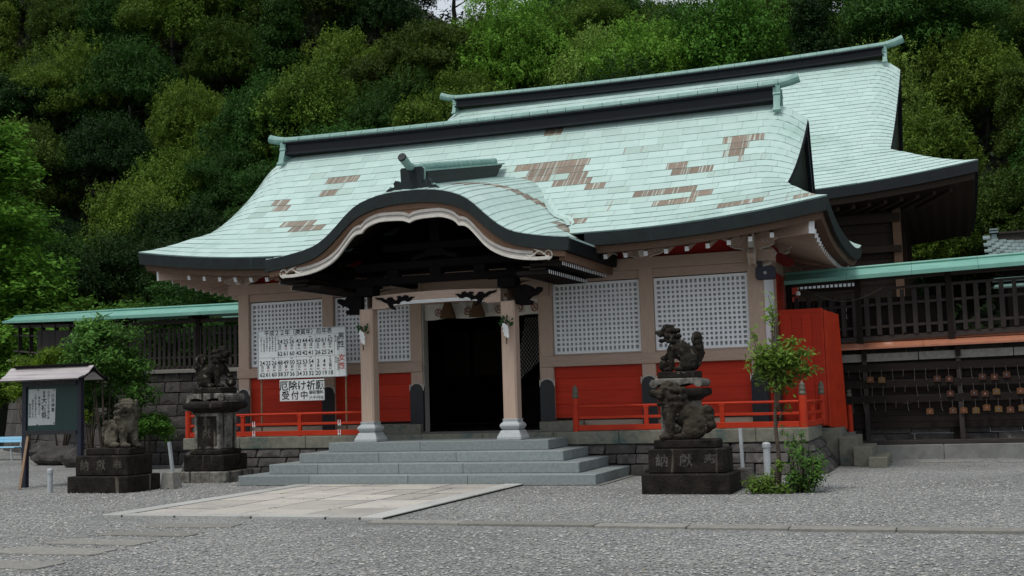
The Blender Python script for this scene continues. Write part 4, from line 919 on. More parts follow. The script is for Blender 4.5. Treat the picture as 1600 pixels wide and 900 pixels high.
for x in np.arange(-9.2, 9.6, .42):
    q = R2.z(x, 0)-.5; mb = MB(); mb.beam((x, 10.9, q-.06), (x*.9, 12.4, 6.42), .09, .11); mb.build('rafter', 'wood_rear', rear)
lattice(4.9, 6.75, 4.27, 4.52, 15, 1, y=12.1, name='lattice_transom', parent=rear, mw='wood_dark', mp='white_paint', fr=.02, bw=.035)
lattice(5.4, 7.4, 3.35, 3.75, 14, 2, y=12.1, name='lattice_transom', parent=rear, mw='wood_dark', mp='white_dull', fr=.02, bw=.07)
# far small roof at the right edge
fr_ = thing('far_outbuilding', 'small far building with grey scale-like roof tiles at the right edge', 'building', (13, 24, 0))
mb = MB(); mb.box(11.0, 16, 22.5, 26, 0, 5.6); mb.build('wall', 'wood_dark', fr_)
fro = MB(); fro.box(10.6, 17, 24.2, 24.3, 6.4, 6.5); fro = fro.build('roof', 'wood_dark', fr_)
for r in range(11):
    for c in range(24):
        x = 10.35+c*.27+(r % 2)*.13; y = 21.6+r*.235; z = 5.35+.6*(r/10)+.5*(r/10)**2; z1 = 5.35+.6*((r+1)/10)+.5*((r+1)/10)**2
        lf_ = .22*max(0, 1-(x-10.35)/1.2)**2
        mb = MB(); mb.hexa([(x+.008, y, z-.02+lf_), (x+.262, y, z-.02+lf_), (x+.262, y+.25, z1-.03+lf_), (x+.008, y+.25, z1-.03+lf_), (x+.008, y, z+.03+lf_), (x+.262, y, z+.03+lf_), (x+.262, y+.25, z1+lf_), (x+.008, y+.25, z1+lf_)], 0, random.random()); mb.build('roof_tile', 'grey_tile', fro)
mb = MB()
mb.box(10.85, 17, 24.1, 24.35, 6.42, 6.52); mb.box(10.9, 17, 24.15, 24.3, 6.52, 6.86); mb.box(10.85, 17, 24.08, 24.37, 6.86, 6.93); mb.build('ridge_box', 'wood_grey_h', fr_)
mb = MB(); mb.box(10.62, 10.86, 24.02, 24.42, 6.3, 6.42); mb.box(10.66, 10.84, 24.06, 24.38, 6.42, 6.86); 
for z in (6.9, 7.0): mb.box(10.6, 10.9, 24.0, 24.44, z, z+.06)
mb.build('ridge_end', 'grey_tile', fr_)
#@@FENCES
# ---------------------------------------------------------------- right fence with copper cap roof, on concrete
def frame(a, b):
    a = Vector((*a, 0)); b = Vector((*b, 0)); d = (b-a).normalized(); n = Vector((d.y, -d.x, 0)); L = (b-a).length
    return a, d, n, L
def obox(mb, F, s0, s1, o0, o1, z0, z1, mi=0, t=.5, rise=0):
    a, d, n, L = F; P = []
    for zz in (z0, z1):
        for s, o in ((s0, o0), (s1, o0), (s1, o1), (s0, o1)):
            p = a+d*s+n*o; P.append((p.x, p.y, zz+rise*s))
    mb.hexa(P, mi, t)
rf = thing('timber_fence', 'dark slatted timber fence with green copper cap right of the hall', 'fence', (9, 2.9, 0))
F = frame((5.85, 2.8), (13.5, 3.0)); RS = .028
def cap_roof(F, parent, L, zt, rise, m='patina_cap', ns=6, w=.42, h=.24):
    a, d, n, _ = F
    for k in range(ns):
        s0, s1 = L*k/ns, L*(k+1)/ns-.006
        for sg in (1, -1):
            mb = MB(); P = []
            prof = [(0, 0), (.10, -.05), (w*.6, -.13), (w, -.17), (w, -.25), (w-.03, -.25), (0, -.05)]
            mb.prism(prof, lambda u, v, s: tuple(a+d*s+n*sg*u+Vector((0, 0, zt+rise*s+v))), s0, s1); mb.build('cap_sheet', m, parent)
        mb = MB(); mb.tube([a+d*s+Vector((0, 0, zt+rise*s+.02)) for s in (s0, s1)], .03, 8); mb.build('cap_roll', m, parent)
cap_roof(F, rf, 7.6, 3.88, RS)
for s in (.05, 1.45, 3.22, 5.0, 6.8): mb = MB(); obox(mb, F, s-.06, s+.06, -.06, .06, .3, 3.72, rise=.02); mb.build('post', 'wood_dark', rf)
for z, h_, nm in ((3.60, .10, 'head_rail'), (3.40, .05, 'upper_rail'), (3.08, .05, 'middle_rail'), (2.62, .05, 'lower_rail'), (2.36, .10, 'sill_rail')):
    mb = MB(); obox(mb, F, 0, 7.6, -.05, .03, z, z+h_, rise=RS*.9); mb.build(nm, 'wood_grey_h', rf)
s = .2
while s < 7.55:
    mb = MB(); w = .045+rnd(-.004, .004); obox(mb, F, s-w, s+w, .03, .052, 2.47+rnd(-.02, .02), 3.42 if s > 3.0 else 3.38, t=random.random(), rise=RS*.9); mb.build('slat', 'wood_grey', rf); s += .235+rnd(-.01, .01)
# dark planks closing the fence behind the hall corner
for k in range(14): mb = MB(); obox(mb, F, .1+k*.22, .31+k*.22, -.12, -.10, 2.4, 3.3, t=random.random()); mb.build('backing_board', 'wood_dark', rf)
for (zz, oo) in ((3.44, -2.2), (3.60, -2.4)):   # a lower copper roof beyond, seen through the fence
    mb = MB(); obox(mb, F, 4.2, 8.2, oo, oo+.5, zz-.02, zz+.03, rise=.02); mb.build('far_cap', 'patina_green', rf)
# plaque rack below
pr_ = thing('plaque_rack', 'dark rack for hanging prayer plaques under a small orange copper roof', 'rack', (9, 2.7, .3))
G = frame((6.75, 2.60), (13.5, 2.78))
for k in range(4):
    s0 = k*1.78; mb = MB(); A = []
    a_, d_, n_, _ = G
    mb.prism([(-.30, .10), (.16, -.02), (.16, -.06), (.13, -.06), (-.30, .06)], lambda u, v, s: tuple(a_+d_*s+n_*u+Vector((0, 0, 2.28+.012*s+v))), s0, s0+1.775); mb.build('rack_roof', 'orange_copper', pr_)
    mb = MB(); mb.prism([(-.32, .145), (-.26, .15), (-.24, .10), (-.32, .11)], lambda u, v, s: tuple(a_+d_*s+n_*u+Vector((0, 0, 2.28+.012*s+v))), s0, s0+1.775); mb.build('roof_ridge', 'orange_copper', pr_)
for s in (.62, 2.42, 4.2, 6.0): mb = MB(); obox(mb, G, s-.05, s+.05, -.02, .06, 2.0, 2.26, rise=.012); mb.build('bracket_post', 'wood_dark', pr_); mb = MB(); obox(mb, G, s-.045, s+.045, -.02, .03, .38, 2.0); mb.build('post', 'wood_grey', pr_)
for k in range(4): mb = MB(); obox(mb, G, -.1+k*1.78, 1.66+k*1.78, -.03, 0, 1.97, 2.13, rise=.01); mb.build('head_board', 'kerb_stone', pr_)
for z in (1.76, 1.43, 1.12): mb = MB(); obox(mb, G, 0, 6.7, .0, .035, z, z+.16, rise=.004); mb.build('rack_rail', 'wood_dark', pr_, bevel=.006)
for k in range(11):
    z = .62+k*.125; mb = MB(); obox(mb, G, 0, 6.7, -.10, -.07, z, z+.118, t=random.random()); mb.build('rack_board', 'wood_dark', pr_)
mb = MB(); obox(mb, G, .1, 6.75, -.1, .08, .29, .37, rise=.003); mb.build('sill_beam', 'wood_grey_h', pr_, bevel=.008)
nst = 0
rows = (1.79, 1.46, 1.15)
def gpt(s, o, z): a_, d_, n_, _ = G; p = a_+d_*s+n_*o; return Vector((p.x, p.y, z))
plq = {(0, 2): 0, (0, 3): 1, (2, 7): 2, (2, 9): 3, (2, 10): 4, (2, 11): 5, (2, 12): 6, (2, 13): 7, (2, 14): 8, (2, 15): 9, (1, 9): 10, (1, 11): 11, (1, 12): 12, (1, 13): 13, (1, 15): 14, (0, 8): 15, (0, 9): 16, (0, 12): 17, (0, 13): 18, (0, 14): 19}
rown = ('top', 'middle', 'bottom'); dark_ = {10, 11, 12, 15, 16, 17, 18, 19}
count = [0, 0, 0]; ordw = ['first', 'second', 'third', 'fourth', 'fifth', 'sixth', 'seventh', 'eighth', 'ninth', 'tenth']
for r, z in enumerate(rows):
    for c in range(16):
        s = .30+c*.213+.02*r; ln = rnd(.10, .16)
        mb = MB(); x2 = rnd(-.012, .012); mb.tube([gpt(s, .045, z+.02), gpt(s+x2, .055, z-ln)], .004, 4)
        if (r, c) not in plq and random.random() < .8: mb.tube([gpt(s+x2, .055, z-ln), gpt(s+x2+rnd(-.01, .04), .05, z-ln-rnd(.05, .12))], .006, 4)
        mb.build('string', 'string', pr_)
        if (r, c) in plq:
            k = plq[(r, c)]; w, h_ = .068, .06; zc = z-ln-.05; mb = MB()
            mb.prism([(-w, -h_), (w, -h_), (w, h_*.8), (0, h_*1.15), (-w, h_*.8)], lambda u, v, d: tuple(gpt(s+x2+u, .055+d, zc+v)), 0, .012)
            o = mb.build('wooden_plaque', 'ema_wood'); dk = k in dark_
            o.color = (.25, .17, .16, 1) if dk else (.45, .42, .4, 1) if k in (3, 8) else (.6, .6+.2*(k % 2), .5, 1)
            mb = MB(); mb.prism([(.02*math.cos(a), .024*math.sin(a)) for a in np.linspace(0, 6.283, 9)[:-1]], lambda u, v, d: tuple(gpt(s+x2+u, .0675+d, zc+v)), 0, .002); mb.build('stamp', 'crest_red' if k % 2 == 0 else 'ink_grey', o)
            o['label'] = ('dark reddish' if dk else 'yellow-brown')+' wooden plaque, '+ordw[count[r]]+' from the left in the '+rown[r]+' row of the rack'; o['category'] = 'prayer plaque'; o['group'] = 'wooden plaques hanging on the rack'; count[r] += 1
# concrete footing and rough stones behind the rack
cw = thing('concrete_footing', 'low pale concrete footing wall under the plaque rack', 'wall', (9, 2.7, 0))
for k in range(4): mb = MB(); obox(mb, G, .35+k*1.7, .35+k*1.7+1.69, -.15, .12, -.05, .285, rise=.003); mb.build('concrete_section', 'concrete', cw, bevel=.01)
rw = thing('rough_stone_base', 'dark rough stone base seen below the boards of the plaque rack', 'wall', (9, 3.0, .3))
stone_face((6.8, 2.9), (13.4, 3.05), [.25, .5, .8, 1.1, 1.4, 1.7, 2.0, 2.3], .25, .12, rw, .5, .9, rough=.02, name='stone')
# overhead cable and small lamp under the eave
cb = MB(); cb.tube([(6.1, 2.55, 3.52)]+[(6.3+1.5*u, 2.6, 3.5-.25*math.sin(u*math.pi)-.02*u) for u in np.linspace(0, 1, 12)], .006, 5); cb.build('hanging_cable', 'string', label='thin grey cable sagging in front of the dark fence right of the hall', category='cable')
mb = MB(); mb.lathe([(.02, .08), (.05, .05), (.055, 0), (.03, -.02)], (6.12, 2.5, 3.42), 10); mb.build('eave_lamp', 'white_paint', label='small white lamp under the eave beyond the red side door', category='lamp', smooth=True)
# ---------------------------------------------------------------- left fence on its stone wall
lf2 = thing('timber_fence', 'dark slatted timber fence with green copper cap left of the hall, on a stone wall', 'fence', (-10, 2.6, 2.3))
zc2 = 4.16
swl = thing('stone_retaining_wall', 'grey block stone wall carrying the slatted fence left of the hall', 'wall', (-10, 2.4, 0))
nsl = 0
for (A_, B_, ra_, rb_, ns_) in (((-11.6, 2.95), (-5.75, 3.0), 0, -.008, 4), ((-24.0, 12.6), (-11.6, 2.95), .95, -.0605, 6)):
    F2 = frame(A_, B_); LL = F2[3]; zc2 = 4.03+ra_
    cap_roof(F2, lf2, LL, zc2, rb_, ns=ns_, w=.45)
    for s in np.arange(LL-1.0, 0, -2.25): mb = MB(); obox(mb, F2, s-.06, s+.06, -.06, .06, 2.3, zc2-.2, rise=rb_); mb.build('post', 'wood_dark', lf2); mb = MB(); obox(mb, F2, s-.05, s+.05, -.4, .4, zc2-.32, zc2-.24, rise=rb_); mb.build('cap_arm', 'wood_dark', lf2)
    for z, h_, nm in ((zc2-.42, .10, 'head_rail'), (3.3+ra_, .05, 'middle_rail'), (2.72+ra_, .05, 'lower_rail'), (2.44+ra_, .08, 'sill_rail')):
        mb = MB(); obox(mb, F2, 0, LL, -.05, .03, z, z+h_, rise=rb_); mb.build(nm, 'wood_grey_h', lf2)
    s = LL-.1
    while s > .1 and nsl < 110:
        mb = MB(); w = .042+rnd(-.004, .004); obox(mb, F2, s-w, s+w, .03, .05, 2.5+ra_+rnd(-.02, .02), 3.52+ra_, t=random.random(), rise=rb_); mb.build('slat', 'wood_grey', lf2); s -= .15+rnd(-.012, .012); nsl += 1
    a, d, n, L = F2; A2 = (a+n*.12).xy; B2 = (a+n*.12+d*LL).xy
    if ra_ == 0: stone_face(A2, B2, [0, .32, .62, .92, 1.22, 1.52, 1.82, 2.1, 2.33], .4, .25, swl, .38, .72, name='wall_stone', rough=.008)
    else: stone_face(A2, B2, [0, .5, 1.0, 1.5, 2.0, 2.33], .4, .25, swl, .8, 1.3, name='wall_stone', rough=.008)
    mb = MB(); obox(mb, F2, 0, LL, -.4, -.1, 0, 2.33+ra_*.8); mb.build('wall_core', 'stone_wall', swl)
    x = 0
    while x < LL: l = rnd(1.2, 1.8); mb = MB(); obox(mb, F2, x+.005, min(LL, x+l)-.005, -.2, .22, 2.332+ra_, 2.43+ra_, t=random.random(), rise=rb_); mb.build('coping_stone', 'kerb_stone', swl, bevel=.01); x += l
F3 = frame((-9.6, 5.3), (-6, 5.5)); cf_ = thing('far_fence_cap', 'short green copper fence cap seen through the left fence beside the hall', 'fence', (-8, 5, 3.6)); cap_roof(F3, cf_, F3[3], 4.05, 0, ns=2)
for s in np.arange(.5, F3[3], 1.6): mb = MB(); obox(mb, F3, s-.06, s+.06, -.06, .06, 0, 3.9); mb.build('post', 'wood_dark', cf_)
#@@SIGNS
# ---------------------------------------------------------------- the big number board and the small sign under it
nb = thing('number_board', 'large white board of black and red figures on two wooden poles, left of the entrance', 'sign', (-3.64, -1.0, .8))
BX0, BX1, BZ0, BZ1, BY = -4.69, -2.585, 2.0, 3.03, -1.05
mb = MB(); mb.box(BX0, BX1, BY, BY+.03, BZ0, BZ1); bd = mb.build('board_panel', 'white_sheet', nb, bevel=.004)
mb = MB()
for z0, z1, x0, x1 in ((BZ0, BZ0+.015, BX0, BX1), (BZ1-.015, BZ1, BX0, BX1), (BZ0+.015, BZ1-.015, BX0, BX0+.015), (BZ0+.015, BZ1-.015, BX1-.015, BX1)): mb.box(x0, x1, BY-.012, BY, z0, z1)
mb.build('board_frame', 'pipe_grey', nb)
bw, bh = BX1-BX0, BZ1-BZ0
def bt(mb, s, u, v, size, mi=0, **k): text_mesh(mb, s, size, (BX0+u*bw, BY-.003, BZ0+v*bh), (1, 0, 0), (0, 0, 1), mi, **k)
mb = MB()
bt(mb, '平成２２年（庚寅年）厄年表', .46, .925, .125)
for u0, top, mid_, bot in ((.25, ('24', '25', '26'), ('丑', '亥', '卯'), ('62', '61', '60')), (.465, ('43', '44', '45'), ('申', '酉', '戌'), ('43', '42', '41')), (.68, ('60', '61', '62'), ('丑', '亥', '卯'), ('26', '25', '24'))):
    for k in range(3):
        u = u0+k*.068+.006; bt(mb, top[k], u, .745, .125); bt(mb, mid_[k], u, .66, .075); bt(mb, ('前厄', '本厄', '後厄')[k], u, .60, .032, 1 if k == 1 else 0); bt(mb, bot[k], u, .50, .125)
    bt(mb, '昭和', u0+.136, .82, .03)
for u0, top, mid_, bot in ((.045, ('24', '25', '26'), ('丑', '亥', '卯'), ('62', '61', '60')), (.25, ('48', '49', '50'), ('丑', '亥', '卯'), ('38', '37', '36')), (.465, ('52', '53', '54'), ('巳', '午', '未'), ('34', '33', '32')), (.68, ('3', '4', '5'), ('未', '申', '酉'), ('20', '19', '18'))):
    for k in range(3):
        u = u0+k*.068+.006; bt(mb, top[k], u, .32, .125); bt(mb, mid_[k], u, .235, .075); bt(mb, ('前厄', '本厄', '後厄')[k], u, .17, .032, 1 if k == 1 else 0); bt(mb, bot[k], u, .085, .125)
    bt(mb, '平成', u0+.136, .405, .03)
for k, s_ in enumerate(('厄年に当る方は', '身を慎み神社に', '参拝して厄除の', '御祈祷を受けて', '一年の無事息災', 'を祈りましょう')): bt(mb, s_, .205-k*.033, .83, .042, vertical=True)
for k, s_ in enumerate(('数え年', '前厄本厄後厄')): bt(mb, s_, .885+k*.022, .80-.02*k, .045, vertical=True)
for k, s_ in enumerate(('数え年', '前厄本厄後厄')): bt(mb, s_, .885+k*.022, .38-.02*k, .042, vertical=True)
bt(mb, '男性', .945, .80, .155, vertical=True); bt(mb, '女性', .95, .37, .155, 1, vertical=True)
mb.build('lettering', ['ink', 'ink_red'], bd)
mb = MB()
for u in (.235, .44, .655, .87, .92): mb.box(BX0+u*bw-.002, BX0+u*bw+.002, BY-.0025, BY-.0005, BZ0+.03, BZ0+.86*bh)
mb.box(BX0+.03, BX1-.03, BY-.002, BY-.0004, BZ0+.43*bh, BZ0+.434*bh); mb.box(BX0+.03, BX1-.03, BY-.002, BY-.0004, BZ0+.865*bh, BZ0+.868*bh); mb.build('ruled_lines', 'ink_grey', bd)
for x in (-4.64, -2.63):
    mb = MB(); mb.tube([(x, -1.0, .82), (x, -1.0, 2.9)], .02, 8); mb.build('pole', 'bamboo', nb)
    for z in (1.06, .87): mb = MB(); mb.box(x-.03, x+.03, -1.32, -.985, z-.035, z-.02); mb.box(x-.03, x-.018, -1.325, -1.31, z-.06, z+.06); mb.box(x+.018, x+.03, -1.325, -1.31, z-.06, z+.06); mb.build('tie', 'white_paint', nb)
ss = thing('prayer_sign', 'small white sign with large black characters hung below the number board', 'sign', (-3.6, -1.1, 1.5))
mb = MB(); mb.box(-4.14, -3.085, -1.10, -1.075, 1.525, 1.965); mb.build('sign_panel', 'white_sheet', ss, bevel=.004)
mb = MB(); text_mesh(mb, '厄除け祈願', .215, (-3.61, -1.104, 1.83), (1, 0, 0), (0, 0, 1)); text_mesh(mb, '受', .19, (-4.0, -1.104, 1.63), (1, 0, 0), (0, 0, 1)); text_mesh(mb, '付', .19, (-3.775, -1.104, 1.63), (1, 0, 0), (0, 0, 1)); text_mesh(mb, '中', .19, (-3.56, -1.104, 1.63), (1, 0, 0), (0, 0, 1))
text_mesh(mb, '御初穂料', .085, (-3.27, -1.104, 1.69), (1, 0, 0), (0, 0, 1)); text_mesh(mb, '六千円也', .085, (-3.27, -1.104, 1.58), (1, 0, 0), (0, 0, 1)); mb.build('lettering', 'ink', ss)
# ---------------------------------------------------------------- roofed notice board at the left
nbd = thing('notice_board', 'dark green notice board on two posts with a little curved metal roof', 'notice board', (-7.4, -4.1, 0))
for x in (-8.05, -6.72):
    mb = MB(); mb.box(x-.05, x+.05, -4.15, -4.05, 0, 2.12); mb.build('post', 'navy_metal', nbd, bevel=.006)
mb = MB(); mb.box(-8.0, -6.77, -4.12, -4.06, 1.08, 2.05); mb.build('back_panel', 'green_board', nbd)
for z0, z1, x0, x1 in ((1.02, 1.10, -8.0, -6.77), (1.96, 2.08, -8.0, -6.77)): mb = MB(); mb.box(x0, x1, -4.17, -4.04, z0, z1); mb.build('frame_rail', 'black_metal', nbd, bevel=.004)
mb = MB(); text_mesh(mb, '神社からのお知らせ', .075, (-7.38, -4.173, 2.02), (1, 0, 0), (0, 0, 1)); mb.build('lettering', 'string', nbd)
mb = MB(); prof = [(-.45, 2.08), (-.30, 2.12), (-.16, 2.19), (-.06, 2.28), (0, 2.33)]
A = [[(x, -4.1+sg_*u*1, z) for u, z in prof] for x, sg_ in ((-8.42, 1), (-6.40, 1))]; mb.grid(A); mb.grid([[(x, y, z-.02) for x, y, z in r] for r in A])
mb.build('roof_sheet', 'steel_roof', nbd); mb = MB(); A = [[(x, -4.1-u, z) for u, z in prof] for x in (-8.42, -6.40)]; mb.grid(A); mb.grid([[(x, y, z-.02) for x, y, z in r] for r in A]); mb.build('roof_sheet', 'steel_roof', nbd)
mb = MB(); mb.box(-8.30, -6.52, -4.16, -4.04, 2.325, 2.375); mb.build('ridge_cap', 'carving_dark', nbd, bevel=.01)
for x in (-8.40, -6.42): mb = MB(); mb.prism([(-.42, 2.04), (-.30, 2.06), (-.05, 2.2), (.05, 2.2), (.30, 2.06), (.42, 2.04), (.42, 2.09), (.16, 2.17), (0, 2.31), (-.16, 2.17), (-.42, 2.09)], lambda u, v, d: (x+d, -4.1+u, v), -.012, .012); mb.build('barge_board', 'carving_dark', nbd)
nt_ = thing('pinned_notice', 'white paper notice with black brush writing pinned in the green board', 'notice', (-7.63, -4.13, 1.2))
mb = MB(); mb.add([(-7.965, -4.125, 1.20), (-7.31, -4.125, 1.21), (-7.29, -4.125, 1.90), (-7.955, -4.125, 1.905)], [(0, 1, 2, 3)]); mb.build('paper', 'notice_paper', nt_)
mb = MB(); tx = lambda s_, x, z, sz: text_mesh(mb, s_, sz, (x, -4.128, z), (1, 0, 0), (0, 0, 1), vertical=True)
tx('大祓祭', -7.575, 1.67, .135); tx('夏越', -7.575, 1.83, .06); tx('六月神事', -7.36, 1.76, .085); tx('六月三十日午後六時', -7.465, 1.83, .058); tx('茅の輪くぐり', -7.69, 1.73, .058); tx('人形に息を吹きかけ', -7.78, 1.78, .05); tx('罪穢を祓います', -7.85, 1.68, .05); tx('神社社務所', -7.92, 1.60, .055); mb.build('lettering', 'ink', nt_)
for x, z in ((-7.33, 1.24), (-7.33, 1.88), (-7.74, 1.215), (-7.72, 1.885)): mb = MB(); mb.ball((x, -4.13, z), (.014, .008, .014)); mb.build('pin', 'black_metal', nt_)
mb = MB(); mb.beam((-7.72, -4.6, 0), (-7.98, -4.1, 1.06), .045, .045); mb.build('prop_stick', 'bamboo', label='weathered wooden stick propped slantwise under the notice board', category='stick')
# bollards and posts
def bollard(x, y, h, r, label):
    mb = MB(); mb.lathe([(r, 0), (r, h-.09), (r*1.2, h-.09), (r*1.2, h-.03), (r*.95, h-.01), (r*.5, h)], (x, y, 0), 14); mb.build('bollard', 'pipe_grey', label=label, category='bollard', smooth=False)
bollard(-6.42, -5.25, .44, .047, 'grey pipe bollard with a capped top standing in front of the notice board')
bollard(6.02, -2.2, .60, .06, 'grey capped bollard half hidden behind the young tree at the right')
for x, y, x2, z1, lab, fy, fx in ((-4.62, -4.05, -4.72, .84, 'thin white post leaning behind its dark stone foot, between the two left lion statues', -4.35, -4.50), (5.9, -3.9, 5.88, .90, 'thin white post standing beside the big right lion statue', -4.2, 5.99)):
    w = thing('white_post', lab, 'post', (x, y, 0)); mb = MB(); mb.beam((x, y, .1), (x2, y, z1), .05, .05, up=(0, 1, 0)); mb.build('shaft', 'pipe_grey', w)
    mb = MB(); mb.hexa([(fx-.14, fy-.1, 0), (fx+.16, fy-.1, 0), (fx+.16, fy+.2, 0), (fx-.14, fy+.2, 0), (fx-.13, fy-.05, .30), (fx+.09, fy-.05, .30), (fx+.09, fy+.15, .30), (fx-.13, fy+.15, .30)]); mb.build('stone_foot', 'kerb_stone' if x < 0 else 'stone_wall', w, bevel=.015)
# blue bench
bn = thing('park_bench', 'light blue bench with metal legs at the left edge', 'bench', (-17.9, 5.6, 0))
for k, (z0, z1) in enumerate(((.52, .60), (.605, .69))): mb = MB(); mb.box(-19.0, -17.23, 5.92, 5.95, z0, z1); mb.build('back_board', 'bench_blue', bn, bevel=.005)
for k in range(3): mb = MB(); mb.box(-19.0, -17.28, 5.45+k*.15, 5.585+k*.15, .37, .40); mb.build('seat_board', 'bench_blue', bn, bevel=.005)
for x in (-18.75, -17.45):
    for yy in (5.5, 5.88): mb = MB(); mb.tube([(x, yy, .37), (x+(.06), yy+(.03 if yy > 5.7 else -.03), 0)], .022, 6); mb.build('leg', 'pipe_grey', bn)
    mb = MB(); mb.tube([(x, 5.88, .38), (x, 5.95, .66)], .018, 6); mb.build('back_support', 'pipe_grey', bn)
# boulders along the shrub bed
for k, (x, y, r, h_) in enumerate(((-11.9, 2.1, .62, .50), (-13.6, 3.2, .8, .48), (-10.4, 1.7, .5, .40), (-16.6, 6.2, .8, .5))):
    bm = bmesh.new(); bmesh.ops.create_icosphere(bm, subdivisions=3, radius=1)
    for v in bm.verts: 
        p = v.co.copy(); nn = noise.noise(p*1.7+Vector((k*5, 0, 0))); v.co = Vector((x+p.x*r*(1+.25*nn), y+p.y*r*.6*(1+.25*nn), h_*.45+p.z*h_*.62*(1+.2*nn)))
    me = bpy.data.meshes.new('boulder'); bm.to_mesh(me); bm.free(); me.materials.append(MATS['stone_wall'])
    link('boulder', me, None, label=('dark rounded boulder just left of the near left lion', 'wide low boulder below the notice board', 'small boulder nearest the stone wall', 'low boulder beside the blue bench')[k]+' at the shrub bed', category='boulder', group='boulders along the shrub bed')
# sakaki sprigs on both pillars
for sg in (-1, 1):
    x, y = sg*1.455+(.0 if sg > 0 else -.02), -2.40; sp = thing('pillar_sprig', 'green leaf sprig with white paper streamer tied on the '+('right' if sg > 0 else 'left')+' porch pillar', 'sprig', (x, y, 2.8))
    for k in range(24):
        a = rnd(-1.3, 1.3); b = rnd(.3, 1); l = rnd(.06, .10); c = Vector((x+.12*b*math.sin(a), y-rnd(.0, .06), 2.80+.13*b*math.cos(a)+rnd(-.08, .03))); u = Vector((math.sin(a)+rnd(-.3, .3), rnd(-.4, .1), math.cos(a))).normalized(); w = u.cross(Vector((0, 1, 0))).normalized()*l*.28
        mb = MB(); mb.add([c, c+u*l*.5+w, c+u*l, c+u*l*.5-w], [(0, 1, 2, 3)]); o = mb.build('leaf', 'leaf', sp); o.color = (.03, .075, .03, 1)
    for k in range(3):
        mb = MB(); xx = x-.03+k*.03; pts = [(-.02, 0), (.02, 0), (.03, -.07), (.045, -.07), (.03, -.15), (.045, -.15), (.04, -.23), (0, -.23), (0, -.16), (-.025, -.16), (-.005, -.08), (-.03, -.08)]
        mb.prism(pts, lambda u, v, d: (xx+u, y-.08-.01*k+d, 2.83-.02*k+v), 0, .003); mb.build('paper_streamer', 'paper_white', sp)
    mb = MB(); mb.tube([(x, y-.04, 2.9), (x+.01, y-.05, 2.45)], .012, 6); mb.build('stem', 'bark', sp)
